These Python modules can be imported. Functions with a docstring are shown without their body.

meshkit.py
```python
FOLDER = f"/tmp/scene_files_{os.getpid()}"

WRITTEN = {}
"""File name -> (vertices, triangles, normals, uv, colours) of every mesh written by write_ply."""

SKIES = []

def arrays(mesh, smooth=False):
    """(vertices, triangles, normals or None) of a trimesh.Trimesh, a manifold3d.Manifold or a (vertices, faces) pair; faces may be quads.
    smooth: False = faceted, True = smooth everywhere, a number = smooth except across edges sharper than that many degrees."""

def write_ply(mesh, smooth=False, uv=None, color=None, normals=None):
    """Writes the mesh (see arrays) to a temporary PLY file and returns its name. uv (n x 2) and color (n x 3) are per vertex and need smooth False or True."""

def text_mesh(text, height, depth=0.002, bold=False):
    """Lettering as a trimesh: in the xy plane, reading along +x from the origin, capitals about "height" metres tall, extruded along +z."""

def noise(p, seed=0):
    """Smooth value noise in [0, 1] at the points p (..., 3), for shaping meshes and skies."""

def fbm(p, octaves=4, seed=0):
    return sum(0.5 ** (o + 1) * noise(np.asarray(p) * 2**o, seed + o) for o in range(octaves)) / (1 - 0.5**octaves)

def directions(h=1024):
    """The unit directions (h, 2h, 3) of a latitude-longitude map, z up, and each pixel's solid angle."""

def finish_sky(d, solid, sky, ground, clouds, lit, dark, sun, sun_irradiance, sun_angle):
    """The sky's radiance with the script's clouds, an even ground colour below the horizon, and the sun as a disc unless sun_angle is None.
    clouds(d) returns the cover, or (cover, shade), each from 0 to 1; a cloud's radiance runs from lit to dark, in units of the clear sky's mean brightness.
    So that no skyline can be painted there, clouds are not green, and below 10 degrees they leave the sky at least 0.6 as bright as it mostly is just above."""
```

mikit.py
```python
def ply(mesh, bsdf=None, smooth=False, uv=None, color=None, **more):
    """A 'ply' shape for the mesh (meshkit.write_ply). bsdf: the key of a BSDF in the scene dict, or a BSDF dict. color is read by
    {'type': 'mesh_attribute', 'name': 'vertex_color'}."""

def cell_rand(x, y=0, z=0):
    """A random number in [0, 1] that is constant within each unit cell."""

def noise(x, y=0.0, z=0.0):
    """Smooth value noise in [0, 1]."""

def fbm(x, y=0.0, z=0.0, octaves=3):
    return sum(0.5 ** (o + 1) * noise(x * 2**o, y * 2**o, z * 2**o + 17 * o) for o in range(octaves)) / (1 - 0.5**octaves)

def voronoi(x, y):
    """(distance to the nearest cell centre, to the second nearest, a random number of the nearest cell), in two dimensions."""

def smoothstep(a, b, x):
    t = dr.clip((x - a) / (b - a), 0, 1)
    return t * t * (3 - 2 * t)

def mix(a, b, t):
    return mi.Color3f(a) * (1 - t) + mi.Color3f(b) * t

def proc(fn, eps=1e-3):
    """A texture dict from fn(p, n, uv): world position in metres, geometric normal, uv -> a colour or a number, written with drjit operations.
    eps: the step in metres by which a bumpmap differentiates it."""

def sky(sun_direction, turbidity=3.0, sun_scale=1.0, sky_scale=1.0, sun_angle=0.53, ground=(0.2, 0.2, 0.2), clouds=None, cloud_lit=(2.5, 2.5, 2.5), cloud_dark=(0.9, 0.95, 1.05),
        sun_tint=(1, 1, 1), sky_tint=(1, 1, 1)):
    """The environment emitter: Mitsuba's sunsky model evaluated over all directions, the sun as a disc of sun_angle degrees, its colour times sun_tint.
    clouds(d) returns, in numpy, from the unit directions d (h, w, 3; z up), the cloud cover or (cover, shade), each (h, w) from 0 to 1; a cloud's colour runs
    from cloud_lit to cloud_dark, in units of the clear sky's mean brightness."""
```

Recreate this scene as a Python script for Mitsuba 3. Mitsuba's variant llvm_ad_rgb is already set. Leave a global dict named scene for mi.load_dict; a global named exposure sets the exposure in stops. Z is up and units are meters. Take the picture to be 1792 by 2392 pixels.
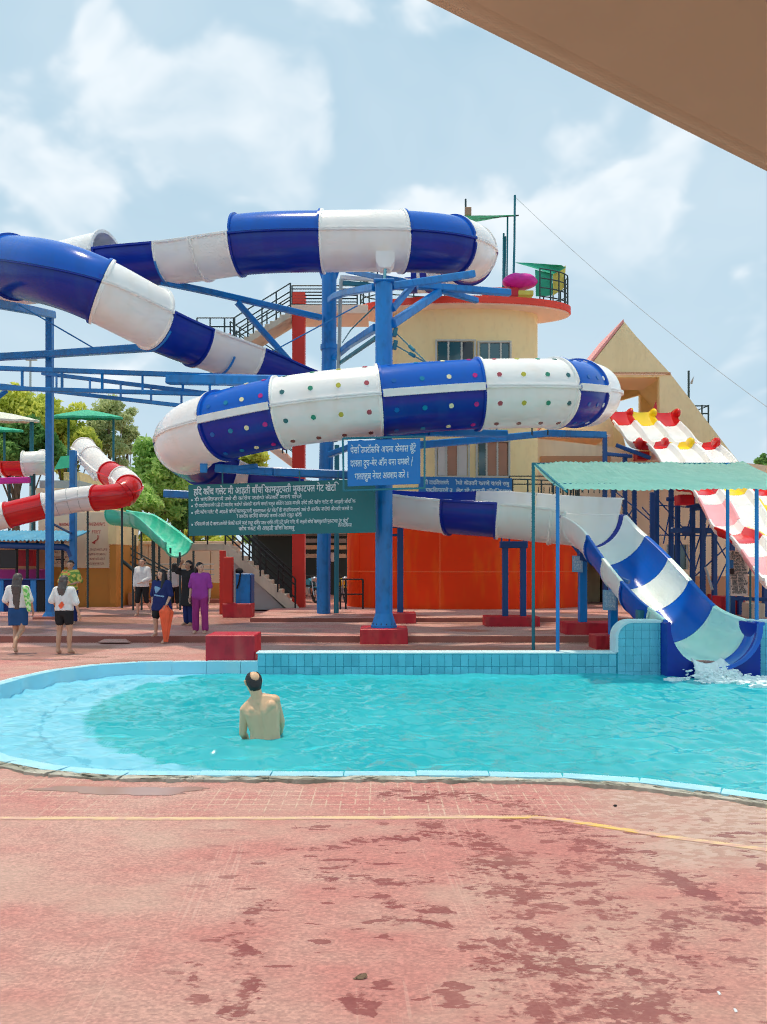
import math, json, numpy as np, trimesh, manifold3d as m3, shapely, drjit as dr, mitsuba as mi, mikit, meshkit
from shapely.geometry import Polygon, LineString, box as sbox
from scipy.interpolate import CubicSpline
from mikit import fbm, noise, smoothstep, mix, cell_rand
T = mi.ScalarTransform4f
# ---------------------------------------------------------------- camera, sky, exposure
F, H0, CX, CH = 1773.0, 1312.0, 896.0, 1.85          # focal length and horizon in the photograph's pixels, eye height in metres
exposure = 1.26
scene, labels = {}, {}
scene['camera'] = {'type': 'perspective', 'fov': 2 * math.degrees(math.atan(CX / F)), 'fov_axis': 'x',
                   'near_clip': 0.05, 'far_clip': 2000.0, 'principal_point_offset_y': -(H0 - 1196) / 2392,
                   'to_world': T().look_at(origin=[0, 0, CH], target=[0, 1, CH], up=[0, 0, 1])}
SUN = [-0.12, 0.10, 0.985]
def clouds(d):
    z = np.maximum(d[..., 2], 0.0)
    az, el = np.arctan2(d[..., 0], d[..., 1]), np.arcsin(np.clip(d[..., 2], -1, 1))
    q = d * [1, 1, 1.25]
    w = np.stack([meshkit.fbm(q * 4.5 + o, 4, 5) - .5 for o in (3.3, 8.1, 1.7)], -1)
    n = meshkit.fbm(q * 8.5 + w * 1.5 + 2.7, 8, 2)
    big = meshkit.fbm(q * 2.6 + 4.6, 3, 9)
    # cumulus banks low in the sky ahead (azimuth, elevation, half sizes, weight); noise does the rest
    B = ((-.18, .50, .09, .07, .30), (-.11, .53, .045, .06, .22), (-.33, .56, .09, .08, .30), (-.37, .64, .05, .10, .22), (-.21, .58, .05, .06, .22), (-.27, .62, .045, .04, -.20), (-.47, .46, .07, .09, .32), (-.26, .44, .22, .06, .26), (-.05, .40, .12, .06, .24), (.06, .42, .07, .05, .22), (.22, .50, .03, .06, .16),
         (.22, .43, .10, .07, .22), (.37, .45, .05, .06, .24), (.08, .36, .40, .06, .16), (.0, .53, .05, .06, -.26), (.08, .55, .09, .06, -.2), (-.45, .62, .05, .07, -.32), (-.42, .50, .02, .06, -.14), (-.08, .66, .05, .04, .2))
    bank = sum(k * np.exp(-((az - a) / sa) ** 2 - ((el - e) / se) ** 2) for a, e, sa, se, k in B)
    f = n * 1.0 + big * .20 + bank * .85 * (.55 + .9 * n)
    c = np.clip((f - .645) / .23, 0, 1); c = c * c * (3 - 2 * c)
    n2 = meshkit.fbm((q + np.array([.01, .0, .035])) * 8.5 + w * 1.5 + 2.7, 7, 2)
    body = np.clip(.62 + (n - n2) * 2.2 + (.72 - f) * .45, .28, 1.0)
    veil = .40 * np.clip((meshkit.fbm(q * 4 + w + 11, 5, 3) - .30) * 2.0, 0, 1) + .08
    white = 1 - (1 - c * body) * (1 - .8 * veil)
    veil = veil + .34 * np.exp(-((el - .36) / .13) ** 2) * (.6 + .8 * meshkit.fbm(q * 3 + 5, 3, 4))
    k = np.exp(-z / .13)
    white = white * (1 - .55 * k) + .38 * np.exp(-z / .33)
    return np.full(z.shape, .93), 1 - np.clip(white, 0, 1)
scene['sky'] = mikit.sky(SUN, turbidity=3.5, sun_scale=.72, sun_angle=2.2, clouds=clouds, cloud_lit=(3.25, 3.52, 3.68), cloud_dark=(1.42, 2.22, 2.76), ground=(.3, .25, .22))

# ---------------------------------------------------------------- helpers
K = 1792 / 1657.0
def P(x, y, Y):      # a photograph pixel at Y metres from the camera plane
    return np.array([(x - CX) / F * Y, Y, CH - (y - H0) / F * Y])
def D(x, y, Y): return P(x * K, y * K, Y)
def numbered(key):
    if key not in scene and key not in labels: return key
    i = 1
    while f'{key}_{i:03d}' in scene or f'{key}_{i:03d}' in labels: i += 1
    return f'{key}_{i:03d}'
def thing(name, label, cat, group=None):
    k = numbered(name); labels[k] = {'label': label, 'category': cat}
    if group: labels[k]['group'] = group
    return k
def obj(name, mesh, bsdf, parent=None, smooth=False, label=None, cat=None, group=None, kind=None, at=None, **kw):
    k = numbered((parent + '__' if parent else '') + name)
    d = dict(mesh) if isinstance(mesh, dict) else mikit.ply(mesh, bsdf, smooth, **kw)
    if isinstance(mesh, dict) and bsdf: d['bsdf'] = {'type': 'ref', 'id': bsdf}
    if at is not None: d['to_world'] = at
    scene[k] = d
    l = {}
    if label: l['label'] = label
    if cat: l['category'] = cat
    if group: l['group'] = group
    if kind: l['kind'] = kind
    if l: labels[k] = l
    return k
cat_ = trimesh.util.concatenate
def hullpts(pts): return trimesh.convex.convex_hull(np.asarray(pts, float))
def bx(x0, x1, y0, y1, z0, z1, b=.012):
    x0, x1 = sorted((x0, x1)); y0, y1 = sorted((y0, y1)); z0, z1 = sorted((z0, z1))
    b = min(b, .45 * min(x1 - x0, y1 - y0, z1 - z0))
    if b <= 0: return trimesh.creation.box(bounds=[[x0, y0, z0], [x1, y1, z1]])
    p = []
    for x, sx in ((x0, 1), (x1, -1)):
        for y, sy in ((y0, 1), (y1, -1)):
            for z, sz in ((z0, 1), (z1, -1)):
                p += [(x, y + sy * b, z + sz * b), (x + sx * b, y, z + sz * b), (x + sx * b, y + sy * b, z)]
    return hullpts(p)
def frame(d):
    d = d / np.linalg.norm(d)
    u = np.array([0, 0, 1.0]) if abs(d[2]) < .95 else np.array([0, 1.0, 0])
    s = np.cross(d, u); s /= np.linalg.norm(s)
    return d, s, np.cross(s, d)
def beam(a, b, w, h=None):
    h = h or w; a, b = np.asarray(a, float), np.asarray(b, float)
    d, s, u = frame(b - a); c = .12 * min(w, h); p = []
    for e in (a, b):
        for i, j in ((1, 1), (1, -1), (-1, -1), (-1, 1)):
            p += [e + s * i * (w / 2 - c) + u * j * h / 2, e + s * i * w / 2 + u * j * (h / 2 - c)]
    return hullpts(p)
def tube(pts, r, n=8):
    pts = np.asarray(pts, float); m = len(pts); r = np.broadcast_to(r, (m,)); t = np.gradient(pts, axis=0); v = []
    s0 = frame(t[0])[1]
    for i in range(m):
        d = t[i] / np.linalg.norm(t[i]); s = s0 - d * (s0 @ d); s /= np.linalg.norm(s); s0 = s; u = np.cross(s, d)
        a = np.arange(n) * 2 * np.pi / n
        v.append(pts[i] + r[i] * (np.cos(a)[:, None] * s + np.sin(a)[:, None] * u))
    v = np.vstack(v + [pts[:1], pts[-1:]]); f = []
    for i in range(m - 1):
        for j in range(n):
            a, b = i * n + j, i * n + (j + 1) % n
            f += [(a, b + n, b), (a, a + n, b + n)]
    for j in range(n):
        f += [(m * n, j, (j + 1) % n), (m * n + 1, (m - 1) * n + (j + 1) % n, (m - 1) * n + j)]
    q = trimesh.Trimesh(v, f, process=False); q.fix_normals(); return q
def cyl(x, y, z0, z1, r, n=24, r1=None):
    a = np.arange(n) * 2 * np.pi / n; r1 = r if r1 is None else r1
    return hullpts(np.vstack([np.c_[x + r * np.cos(a), y + r * np.sin(a), a * 0 + z0], np.c_[x + r1 * np.cos(a), y + r1 * np.sin(a), a * 0 + z1]]))
def extrude(poly, z0, z1):
    g = [trimesh.creation.extrude_polygon(p, z1 - z0, engine='earcut') for p in getattr(poly, 'geoms', [poly]) if p.area > 1e-5]
    m = cat_(g); m.apply_translation([0, 0, z0]); return m
def wallpoly(poly, y0, y1):       # a polygon in x, z given depth in y
    m = extrude(poly, 0, abs(y1 - y0)); v = m.vertices.copy()
    m.vertices = np.c_[v[:, 0], max(y0, y1) - v[:, 2], v[:, 1]]; m.fix_normals(); return m
def pxpoly(pts, Y): return Polygon([(P(x, y, Y)[0], P(x, y, Y)[2]) for x, y in pts])
def ring(pts, sect, closed=True): ...
rng = np.random.default_rng(7)

# ---------------------------------------------------------------- materials
def mat(name, col, rough=.5, two=True, spec=.5, clear=0.0, metal=0.0, **kw):
    b = {'type': 'principled', 'base_color': {'type': 'rgb', 'value': list(col)} if not isinstance(col, dict) else col, 'roughness': rough, 'specular': spec, 'metallic': metal, **kw}
    if clear: b |= {'clearcoat': clear, 'clearcoat_gloss': .7}
    scene[name] = {'type': 'twosided', 'bsdf': b} if two else b
def vary(c, amt=.12, s=2.0, stain=None, st=.0, grime=0.0):
    c = np.array(c); lo, hi = c * (1 - amt), np.minimum(c * (1 + amt), .95)
    def f(p, n, uv):
        o = mix(lo.tolist(), hi.tolist(), fbm(p.x * s, p.y * s, p.z * s))
        if stain is not None:
            k = smoothstep(.46, .74, fbm(p.x * 4.1 + 9, p.y * 4.1, p.z * .6 + 3, 4)) * st
            o = o * (1 - k) + mi.Color3f(stain) * k
        if grime: o = o * (1 - grime * smoothstep(.5, .8, fbm(p.x * 11, p.y * 11, p.z * 5 + 31)))
        return o
    return mikit.proc(f)
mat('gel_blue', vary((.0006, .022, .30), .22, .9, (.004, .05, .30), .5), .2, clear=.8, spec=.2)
mat('gel_blue_cover', vary((.001, .105, .52), .15, .9, (.01, .10, .42), .4), .16, clear=.8, spec=.2)  # lighter copy of the blue: sunlit tone of the tube tops put into the colour
mat('gel_white_cover', vary((.86, .86, .83), .04, 1.1, (.78, .72, .62), .3), .22, clear=.5)  # lighter copy of the white, sunlit tone put into the colour likewise
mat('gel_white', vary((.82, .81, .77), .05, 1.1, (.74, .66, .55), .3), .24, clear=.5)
mat('gel_wet_shade', vary((.56, .84, .75), .08, 3.0, (.78, .88, .78), .6), .08, clear=1.0)  # wet white gelcoat with the awning's green shade put into the colour
mat('gel_red', vary((.62, .006, .008), .15, .9), .2, clear=.5)
mat('gel_yellow', vary((.85, .60, .01), .1, 1.5), .25, clear=.4)
mat('gel_green', vary((.06, .62, .42), .12, 1.5, (.40, .82, .66), .6), .3, clear=.3)
mat('gel_pink', vary((.85, .40, .42), .12, 2), .3)
mat('steel_blue', vary((.001, .20, .58), .14, 1.6, (.03, .12, .28), .4, .18), .34, clear=.15)
mat('steel_deep', vary((.006, .07, .26), .15, 1.6), .4)
mat('steel_teal', vary((.01, .17, .23), .15, 1.6), .45)
mat('rail_dark', (.025, .055, .06), .5)
mat('rail_black', (.012, .014, .016), .5)
mat('wire', (.55, .60, .60), .6)
mat('galv', vary((.42, .47, .46), .1, 4), .4, metal=.3)
mat('block_red', vary((.50, .006, .022), .16, 1.5, (.60, .12, .09), .35, .2), .45)
mat('pillar_red', vary((.62, .025, .01), .14, .8), .5)
mat('base_orange', vary((.93, .05, .002), .04, .5, (.93, .14, .005), .7), .45, spec=.2)
mat('base_seam', (.95, .22, .06), .6)
mat('cream', vary((.95, .77, .41), .03, .5, (.88, .68, .34), .35, .05), .8, spec=.2)
mat('cream_pale', vary((.84, .66, .44), .06, .8, (.66, .5, .34), .4), .8)
mat('pyramid_tan', vary((.84, .71, .42), .05, .6, (.74, .61, .34), .4, .05), .8, spec=.2)
mat('wall_ochre', vary((.60, .26, .045), .08, .8), .7)
mat('wall_brown', vary((.50, .25, .13), .1, .8), .8)
mat('soffit', vary((.86, .64, .48), .05, .8), .8)
mat('rim_red', vary((.80, .06, .03), .14, 1.2), .55)
mat('roof_pink', vary((.72, .33, .30), .08, 1), .7)
mat('concrete', vary((.40, .38, .36), .12, 2.0), .85)
mat('stair_cream', vary((.62, .55, .42), .1, 2.0, (.4, .33, .25), .5), .8)
mat('dark_void', (.006, .007, .008), .7)
mat('glass_teal', (.01, .09, .11), .08, spec=.8, clear=1.0)
mat('glass_dark', (.008, .014, .018), .08, spec=.8)
mat('frame_grey', (.50, .52, .46), .4)
mat('shutter_white', vary((.62, .60, .55), .06, 3), .6)
mat('shutter_brown', vary((.42, .22, .14), .1, 3), .6)
scene['mint_sheet'] = {'type': 'principledthin', 'base_color': mikit.proc(lambda p, n, uv: mix((.36, .76, .64), (.54, .90, .78), fbm(p.x * 7 + p.z * 9, p.x * 1.2 - p.z * 14, p.y * 2, 4))), 'roughness': .5, 'diff_trans': 1.3, 'eta': 1.4}
mat('sign_blue', vary((.006, .17, .50), .08, 1.5), .4)
mat('sign_green', vary((.004, .15, .16), .1, 1.5), .4)
mat('letter_white', (.66, .72, .74), .6)
mat('letter_pale', (.55, .74, .78), .6)
mat('letter_red', (.50, .06, .05), .6)
mat('letter_brown', (.50, .24, .16), .6)
mat('panel_cream', vary((.80, .63, .43), .04, 1), .7)
mat('tile_blue', vary((.11, .49, .61), .10, 5.0), .22, clear=.3)
mat('tile_blue_light', vary((.13, .52, .65), .10, 5.0), .22, clear=.3)
mat('tile_pale', vary((.33, .66, .78), .1, 2.0, (.5, .72, .75), .4), .35)
mat('tile_blue_dark', vary((.09, .43, .55), .12, 5.0), .25, clear=.3)
mat('grout', (.03, .32, .42), .7)
mat('wall_cap', vary((.55, .72, .76), .06, 3), .5)
mat('cement', vary((.42, .40, .33), .25, 9, (.16, .16, .11), .55), .95)
mat('net_green', (.03, .42, .25), .7)
mat('net_yellow', (.62, .58, .10), .7)
mat('fabric_magenta', (.62, .01, .30), .4)
mat('umbrella_green', vary((.02, .40, .22), .15, 1.5), .6)
mat('umbrella_pale', vary((.66, .66, .54), .1, 1.5), .6)
mat('kiosk_roof', vary((.12, .42, .62), .12, 1.5, (.25, .5, .6), .4), .5)
mat('beige_soffit', mikit.proc(lambda p, n, uv: mix((.44, .42, .28), (.55, .52, .36), smoothstep(.3, .7, fbm(p.x * 2.2 + 5, p.y * 2.2, 0, 5))) * (1 - .35 * smoothstep(.62, .75, fbm(p.x * 6, p.y * 6, 3, 4)))), .8)
mat('skin_tan', vary((.52, .30, .19), .06, 6), .5)
mat('skin_bather', vary((.70, .44, .26), .06, 6), .45)
mat('skin_light', vary((.60, .36, .25), .06, 6), .5)
mat('hair_black', (.012, .010, .010), .45)
mat('hair_brown', vary((.085, .068, .062), .4, 30), .42)
mat('cloth_white', vary((.72, .72, .70), .06, 8), .85)
mat('cloth_grey', vary((.60, .60, .62), .06, 8), .85)
mat('cloth_black', (.012, .012, .014), .85)
mat('cloth_navy', vary((.008, .02, .12), .2, 8), .85)
mat('cloth_blue', vary((.012, .07, .21), .15, 8), .85)
mat('cloth_sky', (.22, .42, .62), .85)
mat('cloth_purple', vary((.34, .045, .33), .15, 8), .85)
mat('cloth_magenta', vary((.33, .03, .20), .15, 8), .85)
mat('cloth_orange', vary((.85, .13, .05), .12, 8), .85)
mat('cloth_floral', mikit.proc(lambda p, n, uv: dr.select(noise(p.x * 14, p.y * 14, p.z * 14) > .62, mi.Color3f(.85, .30, .10), dr.select(noise(p.x * 17 + 5, p.y * 17, p.z * 17) > .5, mi.Color3f(.16, .33, .06), mi.Color3f(.62, .58, .12)))), .85)
mat('cloth_lime', mikit.proc(lambda p, n, uv: dr.select(noise(p.x * 25, p.y * 25, p.z * 25) > .5, mi.Color3f(.15, .55, .10), mi.Color3f(.6, .75, .4))), .85)
mat('eye_dark', (.01, .008, .008), .2)
mat('lip', (.40, .14, .11), .5)
mat('bark', vary((.16, .12, .085), .3, 6), .9)
mat('rubber', (.015, .015, .016), .7)
mat('chrome', (.55, .56, .58), .25, metal=.9)
mat('foam', (.80, .88, .88), .35)
mat('leaf_dry', (.16, .10, .06), .8)
mat('yellow_paint', mikit.proc(lambda p, n, uv: mix(mix((.66, .47, .27), (.74, .48, .12), smoothstep(.7, 1.1, p.x) * (1 - smoothstep(1.7, 2.1, p.x))), (.58, .35, .28), smoothstep(.42, .64, fbm(p.x * 9, p.y * 42, 0, 4)) * .95)), .7)
for nm, c in (('rose', (.40, .07, .09)), ('olive', (.48, .45, .05)), ('green', (.03, .25, .15)), ('darkgreen', (.03, .14, .15)), ('teal', (.0, .20, .38)), ('dimblue', (.0, .11, .42)), ('pale', (.75, .72, .45)), ('magenta', (.50, .01, .22)), ('white', (.75, .8, .8)), ('brown', (.22, .06, .05))):
    mat('dot_' + nm, c, .3)
def leafmat(name, a, b, t=.9):
    scene[name] = {'type': 'principledthin', 'base_color': mikit.proc(lambda p, n, uv: mix(a, b, smoothstep(.3, .7, fbm(p.x * .55, p.y * .55, p.z * .55, 4)) * .75 + .25 * cell_rand(p.x * 6, p.y * 6, p.z * 6))),
                   'roughness': .5, 'diff_trans': t, 'eta': 1.4}
leafmat('leaf_lime', (.36, .48, .07), (.90, .90, .24), 1.1)
leafmat('leaf_fresh', (.26, .50, .12), (.70, .88, .34), 1.1)
leafmat('leaf_grey', (.42, .50, .24), (.74, .80, .46), 1.1)
leafmat('leaf_dark', (.09, .28, .09), (.34, .56, .18), 1.0)

# ---- deck: worn pink concrete with wet trails
CAPS = [(.62, 5.15, .80, 4.6, .10), (.80, 4.6, .78, 4.25, .12), (.72, 4.75, .76, 4.15, .17), (.74, 4.0, .80, 3.75, .12), (1.15, 5.2, 1.65, 4.5, .14), (1.55, 4.6, 1.95, 4.05, .11), (1.75, 4.25, 1.75, 4.05, .12), (1.95, 4.0, 1.5, 3.95, .10), (1.55, 3.95, 1.2, 3.45, .13), (1.15, 4.6, 1.18, 4.0, .16),
        (.55, 3.60, .80, 3.25, .17), (.85, 3.70, .78, 3.15, .17), (.55, 3.08, .95, 3.12, .14), (1.3, 3.35, 1.05, 3.0, .10), (1.45, 3.55, 1.6, 3.5, .07), (.30, 5.4, .40, 5.1, .11), (.9, 5.5, 1.3, 5.35, .12), (1.0, 5.85, 1.15, 5.45, .10), (.1, 6.05, .7, 5.95, .13),
        (-.62, 4.1, -.70, 3.85, .05), (-.78, 3.75, -.63, 3.55, .05), (-.85, 3.45, -.85, 3.4, .05), (-.6, 3.3, -.58, 3.1, .06), (-.16, 3.2, -.05, 3.17, .05), (-.3, 4.6, -.15, 4.62, .06), (.05, 4.1, .3, 4.0, .05), (-.05, 4.35, .25, 4.4, .05), (-.4, 4.45, -.1, 4.4, .06), (-.25, 5.0, .2, 5.1, .05), (0, 3.9, .3, 3.85, .05)]
def wetness(x, y):
    dens = mi.Float(.15)
    wx, wy = x + (fbm(x * 5, y * 5, 1.5) - .5) * .22, y + (fbm(x * 5 + 40, y * 5, 4.5) - .5) * .22
    for a, b, c, d, r in CAPS:
        ex, ey = c - a, d - b; l2 = ex * ex + ey * ey
        t = dr.clip(((wx - a) * ex + (wy - b) * ey) / l2, 0, 1)
        q = (dr.square(wx - a - t * ex) + dr.square(wy - b - t * ey)) / (r * r * 2.5)
        dens = dr.maximum(dens, dr.exp(-q))
    g = fbm(x * 9.5 + wx, y * 17, 2.5, 5) * .74 + fbm(wx * 34, wy * 70, 7.5, 3) * .26
    w = smoothstep(.0, .11, dens * .30 + g - .735)
    fleck = smoothstep(.60, .66, fbm(x * 21, y * 60, 3.3, 3)) * smoothstep(.25, .6, dens) * .7
    marks = smoothstep(.655, .69, fbm(x * 6.5 + 11, y * 17, 8.2, 4)) * smoothstep(-1.5, -.6, x) * (1 - smoothstep(5.2, 5.8, y)) * .85
    fleck = dr.maximum(fleck, marks)
    return dr.maximum(w * (.72 + .4 * fbm(x * 6, y * 9, 9.1)), fleck)
def band(v, a, b, s): return smoothstep(a - s, a + s, v) * (1 - smoothstep(b - s, b + s, v))
def deck_col(p, n, uv):
    x, y = p.x, p.y
    big = fbm(x * .55 + 3, y * .55, 0, 4); mid = fbm(x * 2.7, y * 4.5, 5, 4); fine = fbm(x * 16, y * 70, 9, 3)
    o = mix((.475, .195, .168), (.505, .290, .240), smoothstep(.3, .7, big * .55 + mid * .45))
    o = o * (.88 + .2 * fine) * (.80 + .4 * noise(x * 70, y * 110, 2)) * (.93 + .14 * noise(x * 180, y * 220, 5))
    scr = smoothstep(.78, .84, noise(x * 2.2, y * .7 + 3, 7) * .4 + noise(x * 110 + y * 7, y * 2.5, 4) * .6)
    o = mix(o, mi.Color3f(.66, .45, .38), scr * .22)
    dirt = smoothstep(.50, .75, fbm(x * 1.3 + 21, y * 2.6, 3, 4))
    o = mix(o, mi.Color3f(.50, .37, .29), dirt * .30)
    strip = band(y + (fbm(x, y, 8) - .5) * .15, 5.52, 6.5, .05) * (1 - smoothstep(9.0, 9.5, dr.abs(x)))     # block paving between the line and the pool
    jx, jy = x * 9.0 - dr.floor(x * 9.0), y * 9.0 - dr.floor(y * 9.0)
    joint = dr.maximum(1 - smoothstep(.05, .13, jx), 1 - smoothstep(.06, .16, jy)) * smoothstep(.42, .62, fbm(x * 1.1 + 4, y * 2.2, 2)) * smoothstep(.3, .55, fbm(x * 14, y * 20, 6))
    o = mix(o, mi.Color3f(.58, .45, .34), strip * joint * .7)
    pale = smoothstep(1.2, 2.0, x) * band(y, 4.55, 6.2, .25)
    crack = smoothstep(.40, .60, fbm(x * 15, y * 30, 12, 5))
    o = mix(o, mix((.42, .285, .225), (.52, .41, .335), crack), pale * .75)
    w = wetness(x, y) * (1 - smoothstep(7, 8, y))
    o = mix(o, mi.Color3f(.21, .042, .038), dr.minimum(w, 1) * .84)
    haze_ = smoothstep(.45, .8, fbm(x * 3.3, y * 3.3, 2.2, 4)) * smoothstep(.0, .6, x) * (1 - smoothstep(5.5, 6.2, y))
    o = mix(o, mi.Color3f(.44, .16, .14), haze_ * .28)
    far = smoothstep(12.5, 14.5, y)
    damp = smoothstep(.52, .64, fbm(x * .45 + 8, y * .8, 6, 4)) * far
    o = mix(o, mi.Color3f(.30, .15, .11), damp * .7)
    edge = band(y, 6.2, 6.62, .06) * smoothstep(.42, .6, fbm(x * 1.2, y * 2, 15, 3))
    o = mix(o, mi.Color3f(.40, .17, .12), edge * .6)
    back = smoothstep(40, 60, y)
    return mix(o, mi.Color3f(.30, .27, .15), back)
def deck_rough(p, n, uv):
    damp = smoothstep(.52, .64, fbm(p.x * .45 + 8, p.y * .8, 6, 4)) * smoothstep(12.5, 14.5, p.y)
    w = wetness(p.x, p.y) * (1 - smoothstep(7, 8, p.y))
    return .70 - .35 * damp - .34 * dr.minimum(w, 1)
mat('deck', mikit.proc(deck_col), mikit.proc(deck_rough), spec=.35)
mat('riser', vary((.30, .10, .075), .25, 3), .7)
mat('puddle', {'type': 'rgb', 'value': [.36, .21, .175]}, .12, spec=.7)

# ---- water: body colour by depth (looked up past the ripples), clear reflecting surface
def water_col(p, n, uv):
    x, y = p.x + n.x * .32, p.y + n.y * .32
    r = dr.sqrt(dr.square(x - .1) + dr.square(y - 11.2))
    side = 1 - smoothstep(-2.2, -1.0, x)
    ledge = smoothstep(4.15, 4.30, r) * side
    line = (1 - smoothstep(.015, .05, dr.abs(r - 4.72))) * side
    deep = mix((.01, .34, .39), (.05, .47, .51), fbm(x * .5, y * .5, 0, 3))
    sh = mix((.15, .51, .64), (.22, .59, .72), fbm(x, y, 4, 3))
    o = mix(deep, sh, ledge)
    nearb = 1 - smoothstep(.15, .35, y - 6.63 + dr.maximum(x - 1.4, 0) * .30)
    o = mix(o, mi.Color3f(.18, .58, .70), nearb * .7)
    return mix(o, mi.Color3f(.07, .38, .52), line * .6)
mat('water', mikit.proc(water_col), .09, spec=.6)
# ---------------------------------------------------------------- the setting: decks, pool, water
WZ = -.20                                             # water level
POOL = [(-5.68, 11.2), (-5.63, 12.0), (-5.45, 12.8), (-5.05, 13.4), (-4.45, 13.72), (-3.7, 13.84), (-2.42, 13.85), (12, 13.85), (12, 3.0), (7.0, 3.9), (4.4, 5.05), (3.55, 5.62), (2.78, 6.08), (2.15, 6.40), (1.55, 6.55), (.9, 6.60),
        (0, 6.63), (-1.2, 6.62), (-2.35, 6.66), (-2.95, 6.82), (-3.5, 7.12), (-4.05, 7.6), (-4.6, 8.2), (-5.1, 9.0), (-5.45, 9.9), (-5.63, 10.6)]
pool = Polygon(POOL).buffer(.35).buffer(-.35)
deckpoly = Polygon([(-90, -8), (90, -8), (90, 420), (-90, 420)]).difference(pool.buffer(.24))
obj('pool_deck', extrude(deckpoly, -.35, 0), 'deck', kind='structure', label='worn pink concrete deck with wet trails around the pool')
obj('middle_deck', bx(-60, 60, 17.35, 90, -.3, .15, 0), 'deck', kind='structure', label='pink deck one step up behind the pool')
obj('rear_deck', bx(-3.75, 60, 21.4, 88, -.2, .26, 0), 'deck', kind='structure', label='pink deck two steps up in front of the round tower')
obj('deck_riser', cat_([bx(-60, 60, 17.335, 17.36, -.2, .147, 0), bx(-3.76, 60, 21.385, 21.41, 0, .257, 0), bx(-3.765, -3.74, 21.4, 60, 0, .257, 0)]), 'riser', kind='structure', label='dark red faces of the two deck steps')
rp = hullpts([P(236, 1501, 17.0), P(300, 1501, 17.0), P(255, 1481, 17.8) * [1, 1, 0] + [0, 0, .155], P(285, 1481, 17.8) * [1, 1, 0] + [0, 0, .155], P(225, 1500, 17.4) * [1, 1, 0], P(310, 1500, 17.4) * [1, 1, 0]])
obj('ramp', rp, 'deck', kind='structure', label='small pink ramp up the deck step')
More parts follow.
